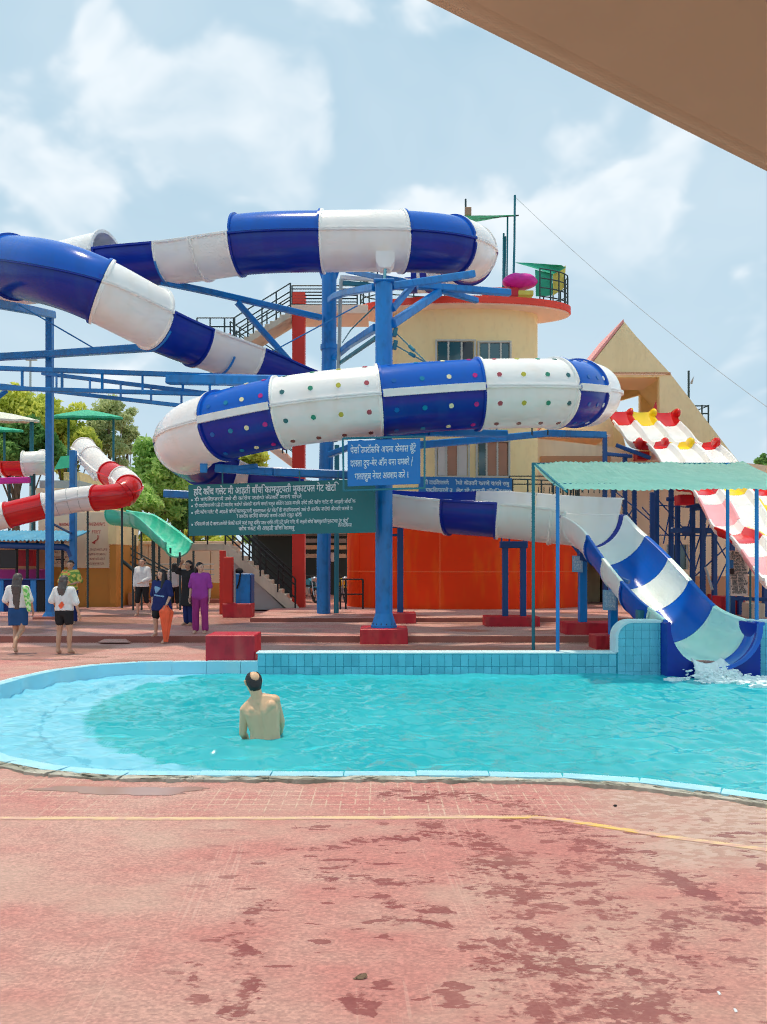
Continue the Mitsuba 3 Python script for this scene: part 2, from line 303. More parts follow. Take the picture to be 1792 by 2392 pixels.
# coping blocks along the left end and the near edge
farcut = sbox(-2.29, 13.4, 20, 15)
band1 = pool.buffer(.15).difference(pool).difference(farcut)
band2 = pool.buffer(.27).difference(pool.buffer(.15)).difference(farcut)
cp = thing('pool_coping', 'pale blue coping with crumbling cement edge along the near and left pool rim', 'pool edge')
line = pool.buffer(.07).exterior
L = line.length; nblk = int(L / .62)
for i in range(nblk):
    a, m, b = (np.array(line.interpolate(L * (i + q) / nblk).coords[0]) for q in (0, .5, 1))
    if m[1] > 13.4 and m[0] > -2.0 or m[0] > 6.5: continue
    t = b - a; l = np.linalg.norm(t); t /= l; nn = np.array([-t[1], t[0]]); g = .005
    quad = Polygon([a + t * g + nn * .4, b - t * g + nn * .4, b - t * g - nn * .4, a + t * g - nn * .4])
    p1 = band1.intersection(quad)
    if p1.is_empty or p1.area < .01: continue
    z = .025 + rng.uniform(-.006, .006)
    obj('block', extrude(p1, -.9, z), 'tile_pale', cp)
    q2 = Polygon([a + nn * .5, b + nn * .5, b - nn * .5, a - nn * .5]); p2 = band2.intersection(q2)
    if m[1] < 9 and not p2.is_empty and p2.area > .005:
        e = extrude(shapely.segmentize(p2, .05), -.3, .02).subdivide_to_size(.07)
        v = e.vertices; k = meshkit.fbm(v * [9, 9, 1], 4, 3) - .5
        out = np.array([-nn[0], -nn[1], 0]) if pool.contains(shapely.Point(*(m + nn * .5))) else np.array([nn[0], nn[1], 0])
        e.vertices = v + out * (k[:, None] * .16) * (v[:, 2:] > -.25) + np.c_[k * 0, k * 0, np.where(v[:, 2] > 0, k * .05 + .004, 0)]
        obj('cement_edge', e, 'cement', cp)
    elif not p2.is_empty and p2.area > .005:
        obj('white_edge', extrude(p2, -.3, .012), 'wall_cap', cp)
# far pool wall, tiled, and the higher wall with a rounded corner
WX0, WY = P(602, 1527, 13.85)[0], 13.85
RX = P(1440, 1500, WY)[0]
pw = thing('pool_wall', 'low turquoise tiled wall along the far side of the pool', 'wall')
obj('body', bx(WX0, RX, WY, WY + .26, -1.2, .165, 0), 'grout', pw)
obj('cap', bx(WX0 - .03, RX, WY - .02, WY + .3, .165, .20), 'wall_cap', pw)
nt = int((RX - WX0) / .142); tw = (RX - WX0) / nt
tl = {}
for i in range(nt):
    for z0, z1 in ((-.06, .160), (-.30, -.07)):
        if z0 not in tl: tl[z0] = [mikit.ply(bx(.004, tw - .004, WY - .012 - e, WY + .01, z0, z1, .004), 'tile_blue') for e in (0, .002, .003)]
        obj('tile', tl[z0][rng.integers(3)], rng.choice(['tile_blue', 'tile_blue', 'tile_blue_light', 'tile_blue_dark']), pw, at=T().translate([WX0 + i * tw, 0, 0]))
TZ = .76
rw = thing('raised_pool_wall', 'higher turquoise tiled wall with rounded corner beside the slide exit', 'wall')
r_ = .30; arc = [(RX + r_ - r_ * math.cos(a), TZ - r_ + r_ * math.sin(a)) for a in np.linspace(0, math.pi / 2, 10)]
bxl, bxr = P(1557, 1500, 13.55)[0], P(1774, 1500, 13.55)[0]; gapb = sbox(bxl + .01, -2, bxr - .01, 3)
prof = Polygon([(RX, -1.2)] + arc + [(12, TZ), (12, -1.2)]).difference(gapb)
obj('body', wallpoly(prof, WY - .02, WY + .30), 'grout', rw)
capl = LineString([(RX, .2)] + arc + [(12, TZ)]).buffer(.022, cap_style='flat').difference(gapb)
obj('cap', wallpoly(capl, WY - .045, WY + .33), 'wall_cap', rw)
inn = prof.buffer(-.024)
for i in range(40):
    for j in range(8):
        x0, z0 = RX + i * .15, -.30 + j * .15
        if x0 > 7.5: continue
        q = sbox(x0 + .003, z0 + .003, x0 + .147, z0 + .147).intersection(inn)
        if q.is_empty or q.area < .002: continue
        obj('tile', wallpoly(q, WY - .032 - rng.uniform(0, .002), WY), 'tile_blue_light' if rng.random() < .6 else 'tile_blue', rw)
# water: long ripples of many directions
gx, gy = np.meshgrid(np.arange(-5.95, 10.5, .036), np.arange(4.0, 13.95, .036), indexing='ij')
hh = np.zeros_like(gx)
wr = np.random.default_rng(3)
warp = (meshkit.fbm(np.stack([gx * .8, gy * .8, gx * 0], -1), 3, 4) - .5) * 2.2
amp = .72 + .55 * meshkit.fbm(np.stack([gx * .45 + 9, gy * .6, gx * 0], -1), 3, 6)
for k in range(46):
    lam = .13 * (6.2 ** wr.random()); th = wr.normal(math.pi / 2 + .12, .5); ph = wr.uniform(0, 6.28)
    kk = 2 * math.pi / lam
    hh += .0036 * lam ** .95 / .4 * np.sin(kk * (gx * math.cos(th) + gy * math.sin(th)) + ph + warp * (1.1 / lam ** .5))
hh *= amp * .85
ex, ey = P(1690, 1580, 13.3)[:2]
rr = np.hypot(gx - ex, (gy - ey) * 1.3)
hh += .05 * np.exp(-rr / 1.1) * (np.sin(rr * 11 + warp * 2) * .5 + meshkit.fbm(np.stack([gx * 5, gy * 5, gx * 0], -1), 4, 8) - .5)
hh *= 1 - .45 * np.exp(-((13.85 - gy) / .55) ** 2)
idx = np.arange(gx.size).reshape(gx.shape)
qd = np.stack([idx[:-1, :-1], idx[1:, :-1], idx[1:, 1:], idx[:-1, 1:]], -1).reshape(-1, 4)
keep = shapely.contains_xy(pool.buffer(.09), gx.ravel()[qd[:, 0]], gy.ravel()[qd[:, 0]])
wm = trimesh.Trimesh(np.c_[gx.ravel(), gy.ravel(), WZ + hh.ravel()], np.vstack([qd[keep][:, [0, 1, 2]], qd[keep][:, [0, 2, 3]]]), process=False)
wm.remove_unreferenced_vertices()
obj('water', wm, 'water', smooth=True, kind='structure', label='rippling turquoise pool water, pale over the shallow ledge')
obj('pool_floor', extrude(pool.buffer(.05), -1.35, -1.25), 'tile_blue', kind='structure')
# yellow line and puddles on the near deck
yl = [(-9, 5.46), (-4, 5.48), (-1.5, 5.46), (.3, 5.485), (.9, 5.49), (1.15, 5.475), (1.40, 5.37), (1.67, 5.23), (1.94, 5.09), (2.46, 4.867), (3.6, 4.35), (6, 3.2)]
cs = CubicSpline(range(len(yl)), np.array(yl)); yy = cs(np.linspace(0, len(yl) - 1, 240))
obj('yellow_line', extrude(LineString(yy).buffer(.03, cap_style='flat'), .0005, .004), 'yellow_paint', kind='structure', label='faded yellow line painted across the near deck')
def blob(cx, cy, rx, ry, seed, n=60, rag=.5):
    a = np.linspace(0, 2 * math.pi, n, endpoint=False)
    k = 1 + rag * (meshkit.fbm(np.c_[np.cos(a) * 1.6 + seed, np.sin(a) * 1.6, a * 0 + seed], 4, 5) - .5) * 1.6
    return Polygon(np.c_[cx + rx * k * np.cos(a), cy + ry * k * np.sin(a)]).buffer(0)
for i, (px, py, rx, ry, lb) in enumerate(((265, 1848, .62, .17, 'grey reflecting puddle on the deck by the near pool edge'), (70, 1541, .75, .16, 'brown puddle in front of the girl in the blue skirt'), (205, 1535, .35, .1, 'wet patch at the feet of the girl in black shorts'))):  # last one is only a flat glossy brown patch
    Y = CH * F / (py - H0); c = P(px, py, Y)
    obj('puddle', extrude(shapely.union_all([blob(c[0] + dx * rx, c[1] + dy * ry, rx * q, ry * q, i + 2.2 + dx, 90, 1.1) for dx, dy, q in ((0, 0, .6), (-.6, .3, .42), (.55, -.2, .5), (.95, .3, .3))]), .0005, .0035), 'puddle', kind='structure', label=lb)

# ---------------------------------------------------------------- the big blue and white slide
class CR:      # smooth path through control points; the parameter counts control points, the curve itself runs by chord length
    def __init__(self, pts):
        pts = np.asarray(pts, float); self.s = np.r_[0, np.cumsum(np.linalg.norm(np.diff(pts, axis=0), axis=1))]; self.c = CubicSpline(self.s, pts)
    def __call__(self, t, nu=0): return self.c(np.interp(t, np.arange(len(self.s)), self.s), nu)
def profile(kind, R, th=.035, hl=0.0, hr=0.0, n=40):
    """outer and inner polylines in (side, up); closed or open"""
    if kind == 'T':
        a = np.sort(np.r_[np.linspace(0, 2 * np.pi, n, endpoint=False), -0.0 + .055, 2 * np.pi - .055, np.pi - .055, np.pi + .055, .075, 2 * np.pi - .075, np.pi - .075, np.pi + .075])
        bump = np.where(np.minimum(np.abs(np.sin(a)), 1) * (np.abs(np.cos(a)) > .5) + 9 * (np.abs(np.cos(a)) <= .5) < .06, .065, 0)
        o = np.c_[(R + bump) * np.cos(a), (R + bump) * np.sin(a)]; i = np.c_[(R - th) * np.cos(a), (R - th) * np.sin(a)]
        return o, i, True
    if kind in ('cover', 'trough'):      # the two half shells of a closed tube, meeting in outward lips
        a = np.linspace(.045, np.pi - .045, n // 2 + 6); e = np.c_[np.cos(a), np.sin(a)]; o, i = e * R, e * (R - th)
        o = np.vstack([[(R - th, .003), (R + .062, .003), (R + .062, .034)], o, [(-R - .062, .034), (-R - .062, .003), (-R + th, .003)]]); i = np.vstack([[(R - th, .004), (R - th + .002, .005), (R - th, .01)], i, [(-R + th, .01), (-R + th - .002, .005), (-R + th, .004)]])
        return (o, i, False) if kind == 'cover' else (o * [1, -1], i * [1, -1], False)
    a = np.linspace(np.pi, 2 * np.pi, n // 2 + 8)
    arc = np.c_[np.cos(a), np.sin(a)]
    o = arc * R; i = arc * (R - th)
    l = [(-R - .055, hl + .05), (-R - .055, hl), (-R, hl - .01)] + [(-R, hl * .5)]
    r = [(R, hr * .5)] + [(R, hr - .01), (R + .055, hr), (R + .055, hr + .05)]
    li = [(-R - .05, hl + .055), (-R, hl + .052), (-R + th, hl + .03)] + [(-R + th, hl * .5)]
    ri = [(R - th, hr * .5)] + [(R - th, hr + .03), (R, hr + .052), (R + .05, hr + .055)]
    return np.vstack([l, o, r]), np.vstack([li, i, ri]), False
def sweep(path, t0, t1, R, kind, hl=(0, 0), hr=(0, 0), flange=.05, step=.11, bank=None, gap=.004, fl=(1, 1)):
    tt = np.linspace(t0, t1, 400); pp = path(tt); s = np.r_[0, np.cumsum(np.linalg.norm(np.diff(pp, axis=0), axis=1))]; S = s[-1]
    st = np.r_[gap, gap + .045, gap + .05, np.linspace(.12, S - .12, max(3, int(S / step))), S - gap - .05, S - gap - .045, S - gap] if S > .4 else np.linspace(gap, S - gap, 6)
    Os, Is = [], []
    for q in st:
        t = np.interp(q, s, tt); c = path(t); d, sd, up = frame(path(t, 1)); u = q / S
        if bank is not None:
            b = float(np.interp(t, bank[0], bank[1])); sd, up = sd * math.cos(b) + up * math.sin(b), up * math.cos(b) - sd * math.sin(b)
        Rt = float(np.interp(t, R[0], R[1])) if isinstance(R, tuple) else R
        o, i, closed = profile(kind, Rt, hl=hl[0] + (hl[1] - hl[0]) * u, hr=hr[0] + (hr[1] - hr[0]) * u)
        if flange and ((q < gap + .047 and fl[0]) or (q > S - gap - .047 and fl[1])) and S > .4:
            nn = o / np.linalg.norm(o, axis=1, keepdims=True)
            o = o + nn * np.maximum(0, Rt + flange - np.linalg.norm(o, axis=1, keepdims=True)) * (o[:, 1:] < .02 if kind == 'C' else 1) * (np.abs(o[:, 1:]) > .04 if kind in ('cover', 'trough') else 1)
        Os.append(c + o[:, :1] * sd + o[:, 1:] * up); Is.append(c + i[:, :1] * sd + i[:, 1:] * up)
    return skin(np.array(Os), np.array(Is), closed)
def skin(Os, Is, closed):
    m, n = Os.shape[:2]; N = m * n; f = []
    jj = range(n) if closed else range(n - 1)
    for i in range(m - 1):
        for j in jj:
            a, b = i * n + j, i * n + (j + 1) % n
            f += [(a, b, b + n), (a, b + n, a + n), (N + a, N + b + n, N + b), (N + a, N + a + n, N + b + n)]
        if not closed:
            for j in (0, n - 1): f += [(i * n + j, i * n + n + j, N + i * n + n + j), (i * n + j, N + i * n + n + j, N + i * n + j)]
    for i in (0, m - 1):
        for j in jj:
            a, b = i * n + j, i * n + (j + 1) % n; f += [(a, N + b, b), (a, N + a, N + b)]
    q = trimesh.Trimesh(np.vstack([Os.reshape(-1, 3), Is.reshape(-1, 3)]), f, process=False); q.fix_normals(); return q
W, B = 'gel_white', 'gel_blue'
# (displayed x, y of the axis, distance, colour and kind of the section that starts here)
CT = [(880, 584, 25.6, B, 'C'), (902, 583, 25.6, W, 'C'), (926, 582, 25.5, B, 'C'), (946, 580, 25.3, W, 'T'), (985, 572, 24.9, W, 'T'), (1012, 560, 23.7, B, 'T'), (1016, 546, 22.3, W, 'T'), (978, 531, 20.8, B, 'T'), (868, 522, 19.95, W, 'T'), (696, 522, 19.8, B, 'T'),
      (514, 530, 20.0, W, 'C'), (440, 541, 20.2, W, 'C'), (360, 551, 20.5, B, 'C'), (236, 563, 20.8, W, 'T'), (130, 586, 21.4, W, 'T'), (-60, 604, 21.9, B, 'T'), (-330, 596, 21.8, B, 'T'), (-200, 566, 20.2, W, 'T'), (27, 577, 19.0, B, 'T'), (219, 630, 17.8, W, 'T'),
      (334, 689, 18.7, B, 'C'), (425, 728, 19.7, W, 'C'), (536, 768, 20.8, B, 'C'), (650, 815, 22.2, W, 'C'), (770, 842, 23.2, W, 'C'), (900, 858, 23.8, B, 'C'), (1060, 866, 23.8, W, 'T'), (1190, 866, 23.0, B, 'T'), (1271, 857, 20.6, W, 'T'), (1244, 850, 17.8, B, 'T'),
      (1196, 850, 17.0, W, 'T'), (1032, 852, 16.6, B, 'T'), (820, 867, 16.3, W, 'T'), (606, 892, 16.45, B, 'T'), (480, 920, 16.85, W, 'T'), (404, 956, 18.7, B, 'C'), (440, 986, 20.2, B, 'C'), (505, 1005, 20.8, W, 'C'), (552, 1016, 20.9, B, 'C'), (690, 1046, 20.3, W, 'C'),
      (846, 1073, 19.5, W, 'C'), (972, 1088, 18.9, B, 'C'), (1078, 1095, 18.5, W, 'C')]
pts = [D(x, y, Y) for x, y, Y, c, k in CT]
EX = [(1290, 1197, 18.3, W, .5), (1381, 1208, 17.75, B, .3), (1387, 1210.8, 17.62, W, .25), (1440, 1258, 16.8, B, 0), (1486, 1311, 16.1, W, 0), (1532, 1364, 15.4, B, 0), (1592, 1425, 14.65, 'gel_wet_shade', 0), (1652, 1459, 13.95, B, 0), (1665, 1461, 13.55, None, 0)]
pts += [P(x, y, Y) for x, y, Y, c, h in EX]
path = CR(pts)
sl = thing('tube_water_slide', 'giant spiral tube slide in blue and white sections winding down to the pool', 'water slide')
nC = len(CT)
BANK = ([0, 60], [0, 0])
for i in range(nC):
    x, y, Y, c, k = CT[i]
    far = (0, 0)
    if k == 'T':
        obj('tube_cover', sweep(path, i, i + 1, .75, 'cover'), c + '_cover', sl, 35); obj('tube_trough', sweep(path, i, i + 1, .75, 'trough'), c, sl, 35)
    else: obj('channel_section', sweep(path, i, i + 1, .75, k, bank=BANK), c, sl, 35)
hs = [.0, .03, .03, .03, .03, .03, .03, .03, .03]; hrs = [0, .0, .0, .03, .03, .03, .03, .03, .03]
for i in range(len(EX) - 1):
    x, y, Y, c, h = EX[i]
    obj('chute_section', sweep(path, nC + i, nC + i + 1, ([nC, nC + 3, nC + 8], [.75, .77, .78]), 'C', hl=(hs[i], hs[i + 1]), hr=(hrs[i], hrs[i + 1]), bank=BANK, flange=.03), 'gel_blue_cover' if c == B and i > 1 else 'gel_white_cover' if c == W and i > 1 else c, sl, 35)  # lower chute takes the lighter copies: its sunlit brightness is in the colour
# the higher outer wall of the last bend: panels standing on the far rim
def side_panel(t0, t1, h0, h1, m):
    o_, i_ = [], []
    for q in np.linspace(t0, t1, max(6, int((t1 - t0) * 16))):
        c = path(q); d, sd, up = frame(path(q, 1)); h = h0 + (h1 - h0) * (q - t0) / (t1 - t0)
        pr_ = [(-.79, -.02), (-.80, h * .5), (-.81, h - .03), (-.86, h - .03), (-.86, h)]; pi_ = [(-.74, -.02), (-.755, h * .5), (-.765, h), (-.79, h + .012), (-.83, h + .012)]
        o_.append([c + sd * a + up * b for a, b in pr_]); i_.append([c + sd * a + up * b for a, b in pi_])
    obj('wall_panel', skin(np.array(o_), np.array(i_), False), m, sl, 35)
side_panel(39.2, 41.35, .10, .40, B); side_panel(41.36, 42.7, .40, .50, W); side_panel(42.71, nC + .97, .50, .46, W)
# white seam bands on the blue sections of the lower loop, and the coloured port dots
def tubepoint(t, phi, R=.75):
    c = path(t); d, s, u = frame(path(t, 1)); nrm = s * math.cos(phi) + u * math.sin(phi); return c + nrm * R, nrm, d
def nearside(t):
    c = path(t); s = frame(path(t, 1))[1]; return 0.0 if s @ (np.array([0, 0, CH]) - c) > 0 else math.pi
for i in range(29, 34):
    if CT[i][3] == B:
        v, f, m = [], [], 26
        s0 = nearside(i + .5)
        for k in range(m + 1):
            t = i + .012 + k / m * .976
            for dp, rr_ in ((-.095, .745), (-.095, .828), (.095, .828), (.095, .745)):
                v.append(tubepoint(t, s0 + dp, rr_)[0])
        for k in range(m):
            for j in range(4):
                a, b = k * 4 + j, k * 4 + (j + 1) % 4; f += [(a, b, b + 4), (a, b + 4, a + 4)]
        f += [(0, 1, 2), (0, 2, 3), (4 * m, 4 * m + 2, 4 * m + 1), (4 * m, 4 * m + 3, 4 * m + 2)]
        q = trimesh.Trimesh(v, f, process=False); q.fix_normals()
        obj('seam_band', q, 'gel_white', sl)
disc = mikit.ply(trimesh.creation.cylinder(radius=.052, height=.02, sections=16), 'dot_rose')
DOTS = {29: (('white', .12), ('dimblue', .42), ('dimblue', .72)), 30: (('darkgreen', .10), ('green', .32), ('olive', .57), ('rose', .83)), 31: (('magenta', .1), ('pale', .36), ('teal', .62), ('dimblue', .88)),
        32: (('rose', .12), ('olive', .37), ('green', .62), ('darkgreen', .88)), 33: (('magenta', .12), ('pale', .38), ('teal', .6), ('dimblue', .85))}
for i, ds in DOTS.items():
    for nm, u in ds:
        s0 = nearside(i + u)
        for ang in (.35, -.47, 1.15, -1.2):
            phi = s0 + (ang if s0 == 0 else -ang)
            p, nrm, d = tubepoint(i + u, phi, .752)
            col = 'brown' if ang == -1.2 and CT[i][3] == W else nm
            M = np.eye(4); s_ = np.cross(nrm, d); M[:3, 0], M[:3, 1], M[:3, 2], M[:3, 3] = d, s_, nrm, p
            obj('dot', disc, 'dot_' + col, sl, at=T(M))
# saddles: steel half hoops under the tube
def saddle(t, R=.80, a0=212, a1=328, r=.03):
    c = path(t); d, s, u = frame(path(t, 1)); a = np.radians(np.linspace(a0, a1, 24))
    return tube([c + (s * math.cos(q) + u * math.sin(q)) * R for q in a], r, 6), c - np.array([0, 0, R])
for t in (11.97, 20.03, 21.5):
    m, low = saddle(t)
    obj('saddle', m, 'steel_blue', sl, 40)
# exit box: blue front with the half-round mouth cut out, sides
ex0, ez = P(1665, 1461, 13.55)[0], P(1665, 1461, 13.55)[2]
bt = ez + .06
front = sbox(bxl, -.45, bxr, bt).buffer(-.04).buffer(.04).difference(shapely.Point(ex0, ez).buffer(.765, 32)).difference(sbox(ex0 - .765, ez, ex0 + .765, 3))
obj('exit_box', cat_([wallpoly(front, 13.50, 13.56), bx(bxl, bxl + .05, 13.56, 14.25, -.45, bt - .02), bx(bxr - .05, bxr, 13.56, 14.25, -.45, bt - .02)]), 'gel_blue', sl, 30)
# water running off the lip, spray and foam
wf = np.random.default_rng(5)
def stream():
    n, m = 26, 30; v = np.zeros((m, n, 3))
    for i in range(m):
        u = i / (m - 1)
        for j in range(n):
            w = j / (n - 1) - .5
            x = ex0 - .12 + w * (.52 + .35 * u) + u * .12
            v[i, j] = x, 13.55 - .02 - .42 * u ** .8, ez - .69 + .02 - (.13 * u + .37 * u * u) + .10 * (abs(w) * 2) ** 2 * (1 - u)
    k = (meshkit.fbm(np.stack([v[..., 0] * 16, v[..., 2] * 5, v[..., 1] * 5], -1), 4, 3) - .5)
    v[..., 1] -= k * .14; v[..., 2] += k * .05
    b = v + [0, .03, -.03]
    return skin(v, b, False)
fall = thing('spilling_water', 'white water pouring from the slide mouth into the pool with spreading foam', 'water')
obj('stream', stream(), 'foam', fall, 60)
dp = []
ico = trimesh.creation.icosphere(subdivisions=1, radius=1)
for i in range(900):
    u = wf.random() ** 1.4
    x = ex0 - .25 + wf.normal(0, .22) * (1 - u) + u * 2.3 * wf.random() + u * .4; y = 13.12 - .12 * wf.random() + wf.normal(0, .12) - u * .35 * wf.random()
    z = WZ + .01 + abs(wf.normal(0, .09)) * (1 - .8 * u) ** 2
    s = wf.uniform(.008, .026) * (1 if z > WZ + .05 else 1.7); q = ico.copy(); q.apply_scale([s * wf.uniform(1, 2.4), s * 1.2, s * .8]); q.apply_translation([x, y, z]); dp.append(q)
obj('spray', cat_(dp), 'foam', fall, True, kind='stuff')
fm = []
for i in range(90):
    u = wf.random()
    fm.append(blob(ex0 - .3 + wf.normal(.1, .3) + u * 2.4, 12.95 + wf.normal(0, .20) - .25 * u, wf.uniform(.05, .24), wf.uniform(.02, .07), i * 1.7, 26, .9))
e = extrude(shapely.segmentize(shapely.union_all(fm), .04), WZ - .06, WZ + .02).subdivide_to_size(.08); v = e.vertices
e.vertices = v + np.c_[v[:, :2] * 0, np.where(v[:, 2] > WZ, (meshkit.fbm(v * 9, 4, 2) - .35) * .09, 0)]
obj('foam', e, 'foam', fall, True, kind='stuff')
# ---------------------------------------------------------------- steelwork carrying the big slide
def block(name, x0, x1, yb, yt, z0, lab, depth=None, m='block_red', group=None):
    """plinth whose front face spans the photograph's x0..x1, foot at row yb on the floor z0, top at row yt"""
    Y = (CH - z0) * F / (yb - H0); a, b = P(x0, yb, Y)[0], P(x1, yb, Y)[0]; zt = P(0, yt, Y)[2]
    k = obj(name, bx(a, b, Y, Y + (depth or (b - a)), z0 - .05, zt, .015), m, label=lab, cat='plinth', group=group)
    return k, (a + b) / 2, Y + (depth or (b - a)) / 2, zt
# column A, in front
_, ax, ay, az = block('concrete_plinth', 841, 953, 1505, 1470, 0, 'red concrete plinth under the thick front blue column')
colA = thing('slide_column', 'thick front blue column carrying the slide and the blue notice', 'column')
zA = P(0, 663, ay)[2]
obj('shaft', cat_([cyl(ax, ay, az + .22, zA, .20, 32)]), 'steel_blue', colA, 40)
obj('foot', cat_([cyl(ax, ay, az, az + .05, .30, 32), cyl(ax, ay, az + .05, az + .32, .285, 32, .20)]), 'steel_blue', colA, 40)
for i in range(14):
    a = i * 2 * math.pi / 14; obj('bolt', cyl(ax + .265 * math.cos(a), ay + .265 * math.sin(a), az + .05, az + .10, .016, 6), 'rail_dark', colA)
obj('cap_plate', bx(ax - .24, ax + .24, ay - .24, ay + .24, zA, zA + .04), 'steel_blue', colA)
def arm(parent, pts, w, m='steel_blue', nm='arm'):
    for a, b in zip(pts[:-1], pts[1:]): obj(nm, beam(a, b, w), m, parent)
rod_top = P(900, 634, 19.0)
obj('rod', tube([[ax, ay, zA + .03], [rod_top[0], 18.9, rod_top[2]]], .04), 'steel_teal', colA)
c = P(900, 614, 19.15)
obj('saddle_box', hullpts([c + [sx * w, sy * .2, sz] for sx in (1, -1) for sy in (1, -1) for w, sz in ((.235, .22), (.235, -.02), (.13, -.19))]), 'gel_white', colA)
curve = [P(771, 700, 22.6), P(784, 691, 21.5), P(806, 684, 20.4), P(876, 671, 17.8)]
for a, b in zip(curve[:-1], curve[1:]): obj('arm', beam(a, b, .15, .17), 'steel_blue', colA)
arm(colA, [P(915, 669, 17.6), P(960, 662, 17.9), P(1105, 640, 19.2)], .17)
arm(colA, [P(976, 667, 19.6), P(1191, 684, 20.6)], .17)
arm(colA, [P(1030, 678, 19.9), P(1114, 702, 21)], .14)
arm(colA, [P(917, 756, 17.5), P(1024, 684, 19.8)], .19, nm='brace')
arm(colA, [P(917, 722, 17.5), P(962, 668, 18.2)], .13, nm='brace')
# column B, behind
bx_, by_, bz_ = P(759, 1433, 23.3)
colB = thing('slide_column', 'tall blue column standing behind the green notice on the rear deck', 'column')
zB = P(0, 615, by_)[2]
xt = P(769, 640, by_)[0]; x0_ = P(756, 1430, by_)[0]
obj('shaft', tube([[x0_, by_, .26], [x0_, by_, 2.0], [xt, by_, 8.2], [xt, by_, zB]], [.21, .21, .225, .225], 28), 'steel_blue', colB, 40)
obj('collar', cat_([cyl(xt, by_, zB - .02, zB + .03, .33, 24), cyl(xt, by_, 8.35, 8.5, .27, 24), cyl(xt, by_, 5.55, 5.7, .27, 24)]), 'steel_blue', colB, 40)
for sgn in (-1, 1):
    obj('gusset', hullpts([[xt + sgn * .2, by_ + e, zB] for e in (-.02, .02)] + [[xt + sgn * .4, by_ + e, zB] for e in (-.02, .02)] + [[xt + sgn * .21, by_ + e, zB - .55] for e in (-.02, .02)]), 'steel_blue', colB)
arm(colB, [P(785, 617, 23.2), P(816, 633, 22.4), P(898, 650, 20.2), P(942, 657, 19.6)], .15)
arm(colB, [P(797, 648, 22.8), P(1000, 660, 21.5)], .12, 'gel_white')  # sunlit top of a beam, the light put in as white colour
arm(colB, [P(799, 661, 22.9), P(960, 674, 21.6)], .13, 'steel_teal')  # underside of the same beam, its darker tone put in as teal
arm(colB, [P(377, 658, 20.4), P(500, 684, 21.3), P(750, 742, 23.1)], .16)
arm(colB, [P(554, 706, 21.6), P(702, 872, 22.8)], .15, nm='brace')
arm(colB, [P(782, 834, 23.1), P(815, 806, 21.9), P(879, 765, 17.8)], .17, nm='brace')
arm(colB, [P(791, 850, 22.9), P(879, 789, 17.9)], .09, 'steel_teal', nm='brace')
arm(colB, [P(770, 885, 23.0), P(700, 905, 22.6)], .12, nm='brace')
obj('drain_pipe', tube([P(797, 652, 22.4), P(795, 700, 22.4), P(793, 790, 22.4), P(790, 870, 22.4)], .055, 10), 'galv', colB, 40)
for k, (p, q) in enumerate(((P(923, 776, 17.6), P(998, 848, 16.9)), (P(923, 806, 17.6), P(1000, 850, 16.9)))):
    obj('tie_rod', tube([p, p + (q - p) * .45, p + (q - p) * .46, p + (q - p) * .6, p + (q - p) * .61, q], [.014, .014, .04, .04, .014, .014], 8), 'steel_teal', colA, 40)
    obj('lug', beam(p - [.02, 0, .1], p + [.02, 0, .1], .1), 'steel_teal', colA)
obj('tie_rod', tube([P(835, 714, 18.5), P(545, 870, 21.5)], .016, 6), 'steel_blue', colB)
obj('tie_rod', tube([P(880, 712, 17.8), P(838, 752, 18.5), P(820, 770, 19), P(800, 800, 22)], .016, 6), 'steel_teal', colB)
# second thin pipe beside B down to the deck
obj('drain_pipe', tube([P(787, 1040, 23.0), P(786, 1432, 23.0)], .075, 12), 'steel_teal', colB, 40)
# columns at the left
def sqcol(name, lab, px, Y, z0, ytop, w, foot=True):
    c = thing(name, lab, 'column'); x = P(px, 1000, Y)[0]; zt = P(0, ytop, Y)[2]
    obj('shaft', bx(x - w / 2, x + w / 2, Y - w / 2, Y + w / 2, z0, zt, .015), 'steel_blue', c)
    if foot:
        obj('foot', hullpts([[x + sx * a, Y + sy * a, z0 + zz] for sx in (1, -1) for sy in (1, -1) for a, zz in ((.19, .02), (.09, .22))]), 'steel_blue', c)
        obj('base_slab', bx(x - .38, x + .38, Y - .3, Y + .3, z0 - .02, z0 + .075), 'riser', c)
    return c, x, zt
colC, cx_, zC = sqcol('slide_column', 'tall square blue column near the left edge of the picture, in front of the trees', 116, 22.6, .15, 735, .19)
arm(colC, [P(122, 735, 22.6), P(60, 722, 20.6), P(-60, 700, 18.0)], .22)
arm(colC, [P(-60, 837, 22.4), P(120, 827, 22.35), P(360, 811, 20.0)], .2)
obj('tie_rod', tube([P(43, 711, 19.9), P(217, 812, 21.2)], .02, 6), 'steel_blue', colC)
arm(colC, [P(-15, 935, 22.0), P(14, 913, 22.4)], .12, nm='brace')
colC2, c2x, zC2 = sqcol('slide_column', 'short blue column behind the red and white tube slide', 171, 26.2, .15, 1052, .2, False)
obj('brace', beam(P(124, 1224, 22.7), P(166, 1246, 26.1), .06), 'steel_deep', colC2)
def truss(lab, u0, u1, l0, l1, xs, w=.11, more=()):
    t = thing('lattice_beam', lab, 'beam'); u0, u1, l0, l1 = (P(*q) for q in (u0, u1, l0, l1))
    obj('upper_chord', beam(u0, u1, w), 'steel_blue', t); obj('lower_chord', beam(l0, l1, w * .9), 'steel_blue', t)
    def at(a, b, px):
        k = (px - CX) / F; return a + (b - a) * np.clip((k * a[1] - a[0]) / ((b - a)[0] - k * (b - a)[1]), 0, 1)
    for px in xs: obj('strut', beam(at(u0, u1, px), at(l0, l1, px), .06), 'steel_blue', t)
    for a, b, ww in more: obj('brace', beam(a, b, ww), 'steel_blue', t)
    return t
